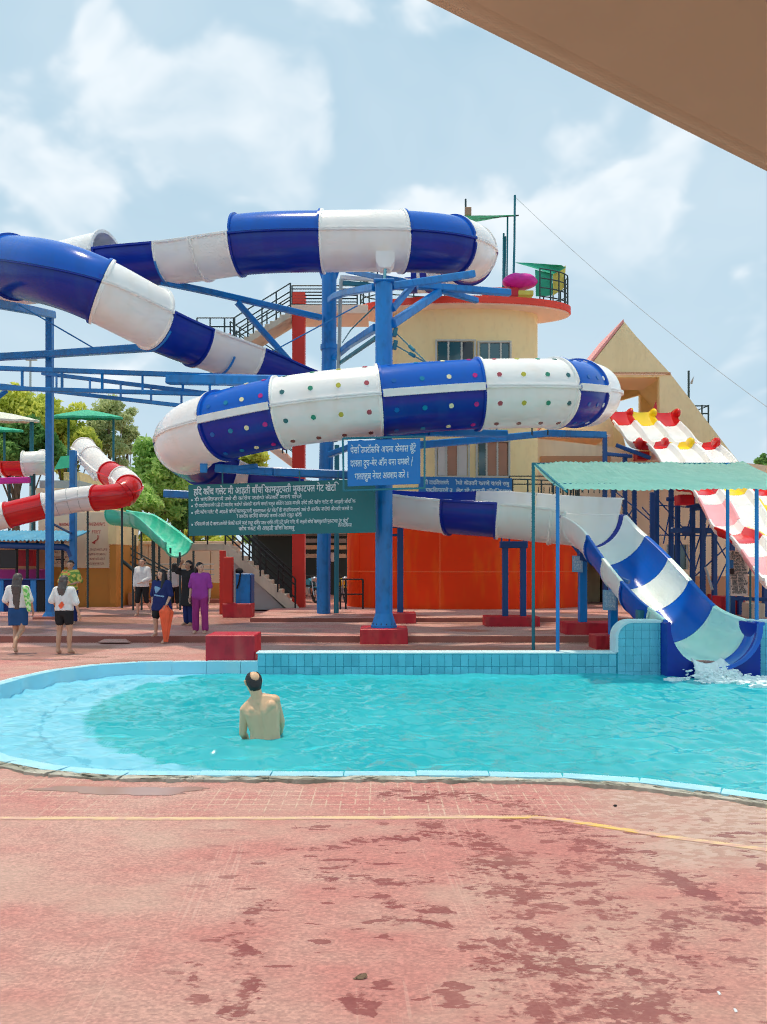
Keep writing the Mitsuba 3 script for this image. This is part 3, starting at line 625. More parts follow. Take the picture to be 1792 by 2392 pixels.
truss('upper blue lattice beam reaching from the left edge to the lower slide loop', (-60, 858, 21.0), (660, 884, 18.6), (-60, 905, 21.0), (507, 921, 18.8), (-20, 52, 145, 239, 333, 427, 490), .12, [(P(393, 886, 18.9), P(670, 890, 17.9), .24)])
truss('lower blue lattice beam crossing behind the first one under the left tube', (100, 872, 22.6), (507, 922, 19.2), (-60, 893, 22.6), (445, 950, 19.0), (132, 210, 282, 353, 424), .11, [(P(424, 946, 19.0), P(505, 922, 19.2), .05)])
# beams under the lower loop
lb = thing('support_beam', 'long blue beam under the right part of the lower slide loop', 'beam')
arm(lb, [P(905, 1046, 17.3), P(1180, 1022, 19.0), P(1282, 1012, 19.9), P(1413, 1016, 20.5)], .17, nm='girder')
arm(lb, [P(800, 1014, 17.2), P(1000, 1010, 17.0), P(1182, 1013, 18.0)], .16, nm='girder')
for x in (1160, 1243, 1280): obj('post', tube([P(x, 1000, 18.6), P(x, 1016, 18.6)], .02, 6), 'rail_dark', lb)
lb2 = thing('support_beam', 'blue beam under the left end of the lower slide loop above the green notice', 'beam')
arm(lb2, [P(506, 1094, 17.8), P(640, 1102, 17.5), P(830, 1110, 17.6)], .19, nm='girder')
arm(lb2, [P(770, 1062, 18.4), P(845, 1034, 17.6)], .13, nm='brace')
arm(lb2, [P(548, 1094, 17.6), P(600, 1088, 17.4)], .1, nm='brace')
obj('plate', bx(*(lambda a: (a[0] - .08, a[0] + .08, a[1] - .03, a[1] + .03, a[2] - .13, a[2] + .13))(P(476, 1091, 17.2))), 'steel_blue', lb2)
lb3 = thing('support_beam', 'blue beam end showing left of the green notice against the trees', 'beam')
arm(lb3, [P(384, 1153, 23.5), P(445, 1156, 23.5)], .24, nm='girder')
# gantries under the open channel
_, gx1, gy1, gz1 = block('concrete_plinth', 1136, 1262, 1464, 1441, .15, 'red concrete plinth under the double blue posts of the open channel', .75)
gan = thing('slide_gantry', 'pair of deep blue posts with a crossbar carrying the open white and blue channel', 'support')
for px in (1180, 1222):
    x = P(px, 1300, gy1)[0]; obj('post', bx(x - .075, x + .075, gy1 - .075, gy1 + .075, gz1 - .02, P(0, 1276, gy1)[2]), 'steel_deep', gan)
zc = P(0, 1273, gy1)[2]; obj('crossbar', bx(P(1168, 0, gy1)[0], P(1232, 0, gy1)[0], gy1 - .09, gy1 + .09, zc - .08, zc + .1), 'steel_deep', gan)
for px in (1172, 1190, 1224): obj('hanger', tube([P(px, 1270, gy1), P(px, 1232, gy1)], .02, 6), 'steel_deep', gan)
_, gx2, gy2, gz2 = block('concrete_plinth', 914, 972, 1457, 1432, .15, 'small red concrete plinth half hidden behind the front blue column', .7)
gan2 = thing('slide_gantry', 'single deep blue post with cap bar behind the front column', 'support')
x = P(935, 0, gy2)[0]; obj('post', bx(x - .085, x + .085, gy2 - .085, gy2 + .085, gz2 - .02, P(0, 1232, gy2)[2]), 'steel_deep', gan2)
zc = P(0, 1228, gy2)[2]; obj('cap_bar', bx(P(900, 0, gy2)[0], P(950, 0, gy2)[0], gy2 - .1, gy2 + .1, zc - .06, zc + .05), 'steel_deep', gan2)
obj('side_bar', beam(P(905, 1250, gy2), P(935, 1250, gy2), .07), 'steel_deep', gan2)
_, gx3, gy3, gz3 = block('concrete_plinth', 1323, 1470, 1483, 1455, .15, 'long red concrete plinth behind the raised pool wall', .7)
p3 = thing('sign_post', 'blue post with a small pale blue notice under the bend of the chute', 'post')
x = P(1361, 0, gy3)[0]; obj('shaft', bx(x - .09, x + .09, gy3 - .09, gy3 + .09, gz3 - .02, P(0, 1283, gy3)[2]), 'steel_blue', p3)
obj('girder', beam(P(1352, 1296, gy3), P(1418, 1300, gy3), .3), 'steel_deep', p3)
obj('brace', tube([P(1361, 1300, gy3), P(1330, 1262, 18.2)], .05), 'steel_deep', p3)
_, gx4, gy4, gz4 = block('concrete_plinth', 1393, 1446, 1517, 1485, 0, 'small red concrete plinth beside the rounded corner of the pool wall', .6)
p4 = thing('sign_post', 'blue post with a small pale blue notice left of the steep chute', 'post')
x4 = P(1432, 0, gy4)[0]; obj('shaft', bx(x4 - .085, x4 + .085, gy4 - .085, gy4 + .085, gz4 - .02, P(0, 1330, gy4)[2]), 'steel_blue', p4)
obj('brace', tube([[x4, gy4, P(0, 1345, gy4)[2]], P(1470, 1360, 16.0)], .05), 'steel_deep', p4)
block('concrete_plinth', 480, 595, 1546, 1484, 0, 'big red block standing on the rim at the far left of the pool wall', .75)
p5 = thing('chute_leg', 'teal leg carrying the lower end of the steep chute', 'support')
obj('shaft', beam(P(1500, 1460, 14.6) * [1, 1, 0], P(1500, 1425, 14.6), .2), 'steel_teal', p5)

# ---------------------------------------------------------------- notices, with their lettering
GL = json.loads(r'''{"-":[22,[["ƓƠƓƥƣƥƣƠ"]]],"/":[27,[["ƓƅƣǅƩǅƙƇƘƅ"]]],"ँ":[0,[["źǅźǈžǉƂǁƊǀƎǃƐǉƔǈƒǀƊƻƀƽ"],["ƄǅƅǉƊǈƉǄ"]]],"ं":[0,[["ƄǀƄǃƆǅƋǄƋƿƆƾ"]]],"अ":[49,[["ƒƦƓƨƗƨƚƠƠƚƧƚƩƜƩơƥƦơƦƠƫƧƬƨƲƥƴƟƴƛƲƚƷƠƹƩƸƭƴƭƬƪƧƵƧƶƳƱƴƱƸǂƸǁƳƻƳƻƐƶƐƶƣƮƢƮƛƪƖơƕƜƗƗƜ"]]],"आ":[65,[["ƒƦƓƨƗƨƚƠƠƚƧƚƩƜƩơƥƦơƦƠƫƧƬƨƲƥƴƟƴƛƲƚƷƠƹƩƸƭƴƭƬƪƧƵƧƶƳƱƴƱƸǒƸǒƳǌƳǌƐǇƐǇƳƻƳƻƐƶƐƶƣƮƢƮƛƪƖơƕƜƗƗƜ"]]],"उ":[35,[["ƐƸƴƸƴƳƮƳƯƪƫƦưƝưƗƭƒƩƐơƐƝƒƖƚƒƣƓƥƗƥƚƜƟƖƨƕƪƗƪƞƦƣơƣơƨƦƨƩƪƪƭƩƲƧƳƐƳ"]]],"ऑ":[65,[["ƹǆƻǈƾǈǀǃǅǀǌǁǏǈǔǇǔǅǏƽǄƻƾƾ"],["ƒƦƓƨƗƨƚƠƠƚƧƚƩƜƩơƥƦơƦƠƫƧƬƨƲƥƴƟƴƛƲƚƷƠƹƩƸƭƴƭƬƪƧƵƧƶƳƱƴƱƸǒƸǒƳǌƳǌƐǇƐǇƳƻƳƻƐƶƐƶƣƮƢƮƛƪƖơƕƜƗƗƜ"]]],"क":[49,[["ƐƸǂƸǁƳƭƳƭƨƷƪƽƥƾƜƻƔƸƓƵƕƹƞƶƥƱƥƭơƭƐƨƐƨƚơƗƗƙƓƟƓƦƕƪƝƮƦƭƥƩƜƩƘƥƘƠƚƝƢƜƨơƨƳƐƳ"]]],"ख":[52,[["ƐƸǅƸǅƳƿƳƿƐƹƐƸƒƴƐƪƐƠƔƛƘƓƢƓƨƝƨƞƱƝƳƐƳ","ƛơơƙƩƕƴƕƹƗƹƜƯƚƩƝƧơƧƩƪƭƯƯƷƮƷƩƯƪƬƦƭƠƶƟƹơƹƳƣƳƢƦ"]]],"ग":[36,[["ƐƸƵƸƵƳƮƳƮƐƩƐƩƳƝƳƝƝƗƜƓơƓƦƘƧƘƳƐƳ"]]],"घ":[38,[["ƐƸƷƸƶƳưƳưƐƫƐƫƚƤƗƞƗƗƛƖƥƗƨƓƬƓƳƐƳ","ƙƲƘƭƚƫƤƫƣƦƞƦƛƤƛƞƞƜƥƜƩƞƫơƫƳ"]]],"च":[41,[["ƐƸƺƸƹƳƳƳƳƐƮƐƮƚƧƗơƗƝƙƙƟƚƨƒƩƓƭƩƭƨƨƢƨƞƣƞƟơƜƨƜƮơƮƳƐƳ"]]],"ज":[47,[["ƐƸǀƸǀƳƺƳƺƐƵƐƵƨƪƨƭƢƭƚƩƖơƕƘƜƒƨƒƪƗƫƝƝơƚƦƚƨƜƨơƤƧƢƧƣƭƵƭƵƳƐƳ"]]],"ट":[32,[["ƐƸƱƸƱƳƨƳƨƦƜƥƘƟƙƘƛƖƧƕƮƗƮƒƧƐƞƐƖƔƓƚƓƢƙƩƣƫƣƳƐƳ"]]],"ड":[37,[["ƐƸƶƸƶƳƯƳƯƩƠƩƞƨƞƤƠƢƪƣƱƟƲƖƯƒƪƐơƐƙƓƒƙƒƛƖƝƝƖƪƕƭƗƭƛƪƞƟƝƙƣƙƪƜƭƪƮƪƳƐƳ"]]],"ण":[46,[["ƐƸƿƸƿƳƹƳƹƐƳƐƳƳƫƳƫơƩƜƣƙƝƙƖƞƕƳƐƳ","ƚƤƝƞƣƞƥƠƦƳƚƳ"]]],"त":[36,[["ƐƸƵƸƵƳƯƳƯƐƪƐƪƥƜƥƘƢƚƙơƓƟƐƛƑƗƕƓƜƓƣƗƨƝƪƪƪƪƳƐƳ"]]],"द":[33,[["ƐƸƲƸƲƳƨƳƨƩƞƩƚƧƘƣƙƜƝƙƤƙƥƟƫƟƭƝƭƗƫƕƮƐƭƍƪƍƦƔƛƕƕƙƓƝƔƨƘƬƣƮƣƳƐƳ"]]],"न":[36,[["ƐƸƴƸƴƳƮƳƮƐƩƐƩƣƝƣƝƞƛƜƘƜƒƣƔƨƩƨƩƳƐƳ"]]],"प":[36,[["ƐƸƵƸƵƳƯƳƯƐƩƐƩƛƞƙƗƝƕƢƕƳƐƳ","ƚƤƝƞƤƞƩơƩƳƚƳ"]]],"ब":[37,[["ƐƸƵƸƵƳƯƳƯƐƪƐƪƚƣƗƜƗƗƙƓƟƔƨƘƬƞƮƨƭƧƩƠƨƦƟƩƟƪơƪƳƐƳ","ƙƠƜƜƣƜƛƧƘƥ"]]],"म":[38,[["ƐƸƷƸƷƳƱƳƱƐƫƐƫƠƝƠƜƚƘƚƔƝƓƤƘƥƘƲƐƳ","ƝƦƫƥƫƳƝƳ"]]],"य":[37,[["ƐƸƶƸƶƳƯƳƯƐƪƐƪƚƝƘƕƞƓƧƚƪƚƱƙƳƐƳ","ƙƤƝƝƤƝƪơƪƳƞƳƟƨ"]]],"र":[26,[["ƐƸƫƸƫƳƥƳƥƨƣƥƛƠƩƓƧƐƤƐƓƣƔƩƚƩƜƧƠƪƠƳƐƳ"]]],"ल":[43,[["ƐƸƼƸƼƳƶƳƶƐƱƐƱƥưƧƩƤƧƞƢƟƣƤƢƦƜƧƙƦƘƟƚƛƤƓƢƐƟƐƓƞƓƦƖƪƠƬƤƩƩƩƪƫƱƬƱƳƐƳ"]]],"व":[36,[["ƐƸƵƸƴƳƮƳƮƐƩƐƩƚƢƗƜƗƗƙƓƟƓƦƕƪƝƮƥƮƧƭƧƫƦƩƜƩƙƧƘƤƙƞƜƜƢƜƨƟƩƳƐƳ"]]],"श":[44,[["ƫƳƫƸƼƸƼƳƶƳƶƐƱƐƱƳ"],["ƓƣƚƤƞƢƣƨƣƱƠƴƚƴƙƯƜƭơƭơƪƠƨƙƩƔƯƕƶƚƹƠƹƤƷƨƲƩƫƦƣơƝƩƖƪƒƦƐƜƝƔƝ"]]],"स":[43,[["ƐƸƼƸƼƳƶƳƶƐưƐươƤƠƞƢƛơƨƓƦƐƣƐƚƙƓƢƓƨƝƨƞƱƝƳƐƳ","ƣƳơƥƯƥưƧưƳ"]]],"ह":[34,[["ƐƸƳƸƳƳƬƳƬƩƜƩƚƨƛƣƩƣƮƟƯƜƮƕƪƑƦƐƥƕƪƘƪƜƦƟƝƟƚƝƙƖƛƑƣƋƣƉƠƇƖƐƔƔƔƜƗƠƔƧƘƭƧƮƧƳƐƳ"]]],"़":[0,[["źƇżƋƁƊƀƄżƄ"]]],"ा":[17,[["ƐƸơƸơƳƛƳƛƐƖƐƖƳƐƳ"]]],"ि":[17,[["ƐƸƔƸƔǄƘǈƝǊƦǊƯǇƽƹƷƸưǁƨǅƝǅƙǂƚƸơƸơƳƛƳƛƐƖƐƖƳƐƳ"]]],"ी":[17,[["ƂƼƂǄƆǉƐǊƖǅƚƸơƸơƳƛƳƛƐƖƐƖƳƐƳƐƸƕƹƒǃƏǅƈǄƇƾƉƸƄƸ"]]],"ु":[0,[["ųƉŴƋŸƌŸƊžƅƊƄƌƅƍƊƊƌƂƋƀƏƄƑƊƑƏƏƑƌƑƄƍƀƂſżƁ"]]],"ू":[0,[["ŻƄŻƌžƏƉƑƒƍƗƈƙƃƕƂƍƋƉƌƂƌſƈƁƄƊƅƌƂƋƀƂſ"]]],"े":[0,[["ŷǄŶǉŸǊƁǉƆǄƊƸƅƸƃǀſǅ"]]],"ॉ":[17,[["ƈǆƊǈƍǈƏǃƔǀƛǁƞǈƢǈƣǅƞƽƓƻƍƾ"],["ƐƸơƸơƳƛƳƛƐƖƐƖƳƐƳ"]]],"ो":[17,[["ƈǄƇǉƉǊƒǉƘǁƚƸơƸơƳƛƳƛƐƖƐƖƳƐƳƐƸƕƸƔƿƑǄ"]]],"।":[24,[["ƜƸƢƸƢƐƜƐ"]]]}''')
def glyph_mesh(text, h, depth=.004, width=None, bold=0.0):
    x, polys = 0.0, []
    for ch in text:
        if ch == ' ': x += 18; continue
        if ch not in GL: continue
        a, ps = GL[ch]
        for rings in ps:
            rr_ = [[(x + ord(q[j]) - 400, ord(q[j + 1]) - 400) for j in range(0, len(q), 2)] for q in rings]
            g = Polygon(rr_[0], rr_[1:]).buffer(bold)
            if not g.is_empty: polys.append(g)
        x += a
    s = h / 42.0; sx = s if width is None else width / x
    m = cat_([extrude(g, 0, depth) for g in polys]); m.vertices = m.vertices * [sx, s, 1]
    return m, x * sx
def latin(text, h, depth=.004):
    m = meshkit.text_mesh(text, h, depth, True); return m, m.bounds[1][0]
def on_board(m, o, right, up):      # mesh in xy -> board plane at o
    n = np.cross(right, up); m = m.copy(); v = m.vertices
    m.vertices = o + v[:, :1] * right + v[:, 1:2] * up + v[:, 2:] * n; return m
def board(key, a, b, c, th=.03, mat_='sign_blue'):
    """corner points: a top left, b top right, c bottom left"""
    r, d = b - a, c - a; w, h = np.linalg.norm(r), np.linalg.norm(d); right, up = r / w, -d / h; n = np.cross(right, up)
    p = [q + n * t for q in (a, b, c, c + r) for t in (0, -th)]
    obj('board', hullpts(p), mat_, key); return c, right, up, w, h, n
# blue notice on the front column
Yb = 15.6
nb = thing('notice_board', 'blue notice with three lines of white lettering on the front column', 'sign')
c, right, up, w, h, n = board(nb, P(812, 1030, Yb), P(982, 1024, Yb), P(812, 1136, Yb))
obj('frame', cat_([beam(P(x0, y0, Yb + .05), P(x1, y1, Yb + .05), .04) for x0, y0, x1, y1 in ((801, 1024, 992, 1020), (801, 1024, 803, 1146), (992, 1020, 992, 1140), (803, 1146, 992, 1140))]), 'steel_teal', nb)
obj('bracket', cat_([beam(P(860, 1060, Yb + .03), P(876, 1060, ay - .1), .06), beam(P(930, 1110, Yb + .03), P(916, 1110, ay - .1), .06)]), 'steel_teal', nb)
for t, x0, x1, y in (('पेसि उपरॉसिय अपना केमास बूँटें', .04, .94, .72), ('दलला दुघ-मेर ऑन यना यमबरे /', .04, .90, .43), ('गलतहुब नेपर अवशय करें ।', .10, .84, .14)):
    m, _ = glyph_mesh(t, .128, width=(x1 - x0) * w, bold=.5); obj('lettering', on_board(m, c + right * x0 * w + up * y * h + n * .0005, right, up), 'letter_white', nb)
# long green notice
ng = thing('notice_board', 'long dark green notice covered with many lines of small white lettering', 'sign')
Y1, Y2 = 17.9, 16.9
c, right, up, w, h, n = board(ng, P(440, 1133, Y1), P(876, 1118, Y2), P(441, 1252, Y1), .04, 'sign_green')
L1 = 'हिद काँच गलेट मी आड़ती बाँचि कामपुटपती मुकाटपल गेट खेटि'; L2 = 'डी यादिवापारणे उसे दी कारोय करोगो केतकी करणे वारते रजुत वितोर उतल बनिव उनेदे'
for t, x0, x1, y, hh_, bo in ((L1, .03, .80, .80, .145, 1.2), (L2[:50], .035, .62, .68, .075, .6), (L2 + ' ' + L1[:30], .035, .90, .56, .075, .6), (L1[::1] + ' ' + L2[:46], .035, .885, .43, .075, .6), (L2[20:60], .27, .62, .33, .075, .6), (L2[5:] + ' ' + L1, .035, .86, .20, .075, .6), (L1[4:34], .28, .58, .085, .085, .7), (L2[:12], .81, .88, .12, .075, .6)):
    m, _ = glyph_mesh(t, hh_, width=(x1 - x0) * w, bold=bo); obj('lettering', on_board(m, c + right * x0 * w + up * y * h + n * .0005, right, up), 'letter_white', ng)
for y in (.70, .58, .45, .22): obj('bullet', on_board(trimesh.creation.cylinder(radius=.022, height=.006, sections=10), c + right * .02 * w + up * y * h, right, up), 'letter_white', ng)
obj('hanger', cat_([beam(P(x, 1130, Y), P(x, 1100, Y), .03) for x, Y in ((520, 17.75), (700, 17.35), (790, 17.15))]), 'steel_teal', ng)
# ---------------------------------------------------------------- round tower
TX, TY = P(1084, 1300, 27.5)[0], 27.5
def ell(a, b, n=96, t0=0, t1=2 * math.pi, end=False):
    t = np.linspace(t0, t1, n, endpoint=end); return np.c_[TX + a * np.sin(t), TY - b * np.cos(t)]
tw_ = thing('round_tower', 'cream round tower with orange base and red rimmed roof platform where the slide starts', 'building')
BA, BB, WA, WB, SA, SB = 4.24, 2.25, 2.66, .85, 3.86, 1.35
obj('base', extrude(Polygon(ell(BA - .005, BB - .005)), .1, 3.5), 'base_seam', tw_, 20)
def epatch(a0, a1, z0, z1, out=.012, th=.03, n=14, ra=BA, rb=BB):
    t = np.linspace(a0, a1, n); o = np.c_[TX + (ra + out) * np.sin(t), TY - (rb + out) * np.cos(t)]; i = np.c_[TX + (ra - th) * np.sin(t), TY - (rb - th) * np.cos(t)]
    return extrude(Polygon(np.vstack([o, i[::-1]])), z0, z1)
seams = [-1.45, -1.08, math.asin((P(1028, 0, 25.3)[0] - TX) / BA), math.asin((P(1267, 0, 25.7)[0] - TX) / BA), 1.15, 1.5]
for a0, a1 in zip(seams[:-1], seams[1:]):
    for z0, z1 in ((.27, 1.50), (1.53, 3.48)): obj('base_panel', epatch(a0 + .004, a1 - .004, z0, z1), 'base_orange', tw_, 20)
obj('terrace', extrude(Polygon(ell(BA + .06, BB + .06)), 3.5, 3.62), 'soffit', tw_, 20)
zs0 = P(0, 709, TY - SB)[2]; zs1 = P(0, 690, TY - SB)[2]
wall = Polygon(ell(WA, WB))
obj('wall', extrude(wall, 3.6, zs0 + .01), 'cream', tw_, 20)
obj('roof_slab', extrude(Polygon(ell(SA - .05, SB - .05)), zs0, zs1 - .02), 'soffit', tw_, 20)
for a0, a1 in zip(np.linspace(-math.pi, math.pi, 25)[:-1], np.linspace(-math.pi, math.pi, 25)[1:]):
    obj('rim_panel', epatch(a0 + .001, a1 - .001, zs0 + .05, zs1, 0, .06, 8, SA, SB), 'rim_red', tw_, 20)
# windows on the curved wall
def yw(x): return TY - WB * math.sqrt(max(0, 1 - ((x - TX) / WA) ** 2))
def window(x0, x1, y0, y1, panes):
    Yq = 26.75; a, b = P(x0, 0, Yq)[0], P(x1, 0, Yq)[0]; zt, zb = P(0, y0, Yq)[2], P(0, y1, Yq)[2]; Yq = min(yw(a), yw(b), yw((a + b) / 2)) - .06
    Yb_ = max(yw(a), yw(b)) + .05
    k = obj('window', cat_([bx(a - .07, b + .07, Yq - .02, Yb_, zt, zt + .07), bx(a - .07, b + .07, Yq - .05, Yb_, zb - .06, zb), bx(a - .07, a, Yq - .02, Yb_, zb, zt), bx(b, b + .07, Yq - .02, Yb_, zb, zt)]), 'frame_grey', tw_)
    s = 0; tot = sum(p[0] for p in panes)
    for i, (wd, m) in enumerate(panes):
        xa, xb = a + (b - a) * s / tot, a + (b - a) * (s + wd) / tot; s += wd
        obj('pane', bx(xa + .03, xb - .03, Yq + .03, Yq + .05, zb + .02, zt - .02, 0), m, k)
        if i: obj('mullion', bx(xa - .03, xa + .03, Yq - .005, Yq + .05, zb, zt, .004), 'frame_grey', k)
window(1021, 1106, 800, 858, [(1, 'glass_teal'), (1.2, 'glass_teal'), (1.1, 'glass_dark')])
window(1119, 1189, 803, 858, [(1, 'glass_teal'), (1.2, 'glass_teal'), (.9, 'glass_teal')])
window(1020, 1092, 1040, 1113, [(1, 'shutter_white'), (1.2, 'shutter_brown'), (1.05, 'shutter_white')])
window(1115, 1186, 1034, 1113, [(.9, 'glass_teal'), (1.1, 'shutter_brown'), (1.1, 'shutter_brown')])
# railing on the roof platform, right and back, and on the terrace
def railing(parent, pts, h, rails=(1.0, .66, .33), m='rail_dark', r=.022, every=1, nm='railing'):
    pts = np.asarray(pts, float); k = obj('handrail', tube(pts + [0, 0, h * rails[0]], r, 6), m, parent)
    for q in rails[1:]: obj('rail', tube(pts + [0, 0, h * q], r, 6), m, k)
    for p in pts[::every]: obj('post', tube([p, p + [0, 0, h]], r * 1.2, 6), m, k)
    return k
rt = ell(SA - .1, SB - .1, 10, .75, 2.2, True); railing(tw_, np.c_[rt, np.full(len(rt), zs1)], 1.1, (1, .7, .4, .12))
rt = ell(SA - .1, SB - .1, 7, 3.3, 5.3, True); railing(tw_, np.c_[rt, np.full(len(rt), zs1)], 1.1, (1, .75, .5, .25))
rt = ell(BA - .1, BB - .1, 12, .35, 1.9, True); railing(tw_, np.c_[rt, np.full(len(rt), 3.62)], 1.0, (1, .5))
# things on the roof platform
mast = thing('mast', 'tall thin mast rising above the roof platform of the tower', 'mast')
obj('pole', tube([P(1199, 690, 27), P(1202, 560, 27), P(1203, 456, 27)], .04, 8), 'steel_teal', mast)
obj('cross_bar', tube([P(1090, 512, 27), P(1212, 503, 27)], .025, 6), 'rail_dark', mast)
m2 = thing('mast', 'shorter pair of poles beside the tall mast on the tower', 'mast')
for x0, y0, w in ((1186, 505, .03), (1177, 545, .035), (1181, 552, .03)): obj('pole', tube([P(x0 - 2, 690, 27.3), P(x0, y0, 27.3)], w, 8), 'steel_teal', m2)
m3_ = thing('mast', 'thin pole with a small lamp behind the upper slide loop', 'mast')
obj('pole', tube([P(1088, 640, 27.6), P(1088, 465, 27.6)], .035, 8), 'rail_dark', m3_); obj('lamp_head', bx(*(lambda a: (a[0] - .1, a[0] + .12, a[1] - .1, a[1] + .1, a[2] - .14, a[2] + .14))(P(1093, 495, 27.6))), 'shutter_brown', m3_)
def cloth_quad(a, b, c, d, sag, n=14, th=.01):
    a, b, c, d = map(np.array, (a, b, c, d)); u, v = np.meshgrid(np.linspace(0, 1, n), np.linspace(0, 1, n), indexing='ij'); u, v = u[..., None], v[..., None]
    g = (a * (1 - u) + b * u) * (1 - v) + (d * (1 - u) + c * u) * v
    g = g + np.concatenate([u * 0, u * 0, -sag * 16 * u * (1 - u) * v * (1 - v) / 4 + .03 * (meshkit.fbm(g * 2.5, 3, 3)[..., None] - .5)], -1)
    return skin(g, g - [0, .003, th], False)
obj('shade_sheet', cloth_quad(P(985, 505, 26.2), P(1205, 502, 26.2), P(1195, 503, 28), P(1080, 523, 27.5), .12), 'net_green', label='dark green shade sheet stretched behind the top of the slide', cat='sheet', smooth=True)
tent = thing('net_tent', 'green net tent with a yellow end on the roof platform', 'tent')
obj('side', cloth_quad(P(1250, 630, 26.9), P(1292, 638, 26.9), P(1290, 690, 26.9), P(1252, 692, 26.9), .02), 'net_green', tent, True)
obj('roof', cloth_quad(P(1203, 612, 26.9), P(1312, 619, 26.9), P(1322, 625, 27.4), P(1292, 640, 26.8), .05), 'net_green', tent, True)
obj('end', cloth_quad(P(1292, 638, 26.9), P(1322, 620, 27.5), P(1318, 672, 27.5), P(1292, 690, 26.9), .02), 'net_yellow', tent, True)
ib = trimesh.creation.icosphere(subdivisions=3); ib.apply_scale([.62, .4, .27]); v = ib.vertices; ib.vertices = v * (1 + .25 * (meshkit.fbm(v * 4.5, 3, 5)[:, None] - .5)); ib.apply_translation(P(1214, 658, 26.6))
obj('float_ring', ib, 'fabric_magenta', smooth=True, label='bulging bright magenta inflatable on the roof platform', cat='inflatable')
for x0, x1, y0, y1, m, lb in ((1190, 1211, 672, 692, 'block_red', 'small dark red box under the magenta inflatable'), (1210, 1246, 679, 690, 'net_yellow', 'low yellow box on the roof platform rim beside the net tent'), (1128, 1185, 672, 690, 'rim_red', 'long red box on the roof platform left of the magenta inflatable')):
    a, b = P(x0, y0, 26.5), P(x1, y1, 26.5); obj('platform_box', bx(a[0], b[0], 26.45, 26.8, b[2], a[2]), m, label=lb, cat='box')
ts = thing('notice_board', 'blue notice on the terrace above the open channel, half hidden by another notice', 'sign')
c, right, up, w, h, n = board(ts, P(978, 1113, 24.9), P(1196, 1117, 25.1), P(978, 1152, 24.9))
for t, x0, x1, y in ((L2[:14], .06, .32, .55), (L2[30:54], .40, .97, .55), (L2[2:16], .06, .36, .1), (L1[10:34], .40, .99, .08)):
    m, _ = glyph_mesh(t, .12, width=(x1 - x0) * w, bold=1.5); obj('lettering', on_board(m, c + right * x0 * w + up * y * h + n * .0005, right, up), 'letter_pale', ts)
for par, (x0, y0, x1, y1, Yq) in ((p3, (1337, 1298, 1362, 1336, gy3 - .13)), (p4, (1409, 1378, 1440, 1425, gy4 - .12))):
    c, right, up, w, h, n = board(par, P(x0, y0, Yq), P(x1, y0 + 1, Yq), P(x0, y1, Yq), .02, 'cloth_sky')
    for i in range(4):
        m, _ = glyph_mesh(L2[i * 6:i * 6 + 9], .06, width=w * .8); obj('lettering', on_board(m, c + right * .1 * w + up * (.74 - .2 * i) * h + n * .0005, right, up), 'letter_white', par)
# overhead wire
wp = np.linspace(0, 1, 40); wa, wb = P(1206, 462, 27), P(1840, 985, 22)
obj('overhead_wire', tube(wa + (wb - wa) * wp[:, None] - np.c_[wp * 0, wp * 0, 1.1 * wp * (1 - wp)], .009, 5), 'wire', label='thin sagging wire running from the mast down to the right edge', cat='wire')
# ---------------------------------------------------------------- landing, red pillar and the outside stairs
st = thing('outside_stair', 'cream zigzag stair with dark railings and red pillar beside the tower', 'staircase')
SY = 26.6
def zq(y, Y=SY): return P(0, y, Y)[2]
def xq(x, Y=SY): return P(x, 0, Y)[0]
obj('pillar', bx(xq(684), xq(713), SY - .2, SY + .2, .2, zq(737) + .6), 'pillar_red', st)
obj('pillar_cap', bx(xq(683), xq(714), SY - .22, SY + .22, zq(714), zq(686)), 'rim_red', st)
obj('landing', bx(xq(682), xq(860), SY - .25, SY + 1.3, zq(737), zq(717)), 'soffit', st)
railing(st, [[xq(x), SY - .2, zq(717)] for x in (684, 770, 835)], zq(672) - zq(717), (1, .83, .66, .5, .33, .16, .02))
def flight(x0, y0, x1, y1, Y, wd, n, m='stair_cream', rails=True, rh=.95):
    k = obj('flight', wallpoly(Polygon([(xq(x0, Y), zq(y0, Y)), (xq(x1, Y), zq(y1, Y)), (xq(x1, Y), zq(y1, Y) - .22), (xq(x0, Y), zq(y0, Y) - .22)]), Y - wd / 2, Y + wd / 2), m, st)
    for i in range(n):
        a, b = i / n, (i + 1) / n; xa, xb = xq(x0 + (x1 - x0) * a, Y), xq(x0 + (x1 - x0) * b, Y); z0, z1 = zq(y0 + (y1 - y0) * a, Y), zq(y0 + (y1 - y0) * b, Y)
        obj('step', bx(xa, xb, Y - wd / 2 + .02, Y + wd / 2 - .02, min(z0, z1) - .02, max(z0, z1) - .01), m, k)
    for s in (-1, 1):
        q = [[xq(x0 + (x1 - x0) * t, Y), Y + s * wd / 2, zq(y0 + (y1 - y0) * t, Y)] for t in np.linspace(0, 1, 5)]
        if rails: railing(st, q, rh, (1, .7, .4))
    return k
flight(683, 738, 553, 818, SY, 1.1, 11)
obj('mid_landing', bx(xq(470), xq(556), SY - .6, SY + 1.5, zq(836), zq(822)), 'soffit', st)
railing(st, [[xq(x), SY - .6, zq(822)] for x in (470, 500, 533, 556)], 1.0, (1, .7, .4))
obj('red_box', bx(xq(521), xq(548), SY - .7, SY - .3, zq(815), zq(793)), 'rim_red', st)
flight(545, 822, 740, 950, SY + 1.5, 1.1, 16)
flight(560, 985, 700, 1090, SY + 1.0, 1.1, 12, 'soffit')
st2 = thing('outside_stair', 'lower cream stair with black railing rising to the left behind the red posts', 'staircase')
SY2 = 26.0
def z2(y): return P(0, y, SY2)[2]
def x2(x): return P(x, 0, SY2)[0]
sx0, sz0, sx1, sz1 = x2(527), z2(1272), x2(690), .26
ns = 13
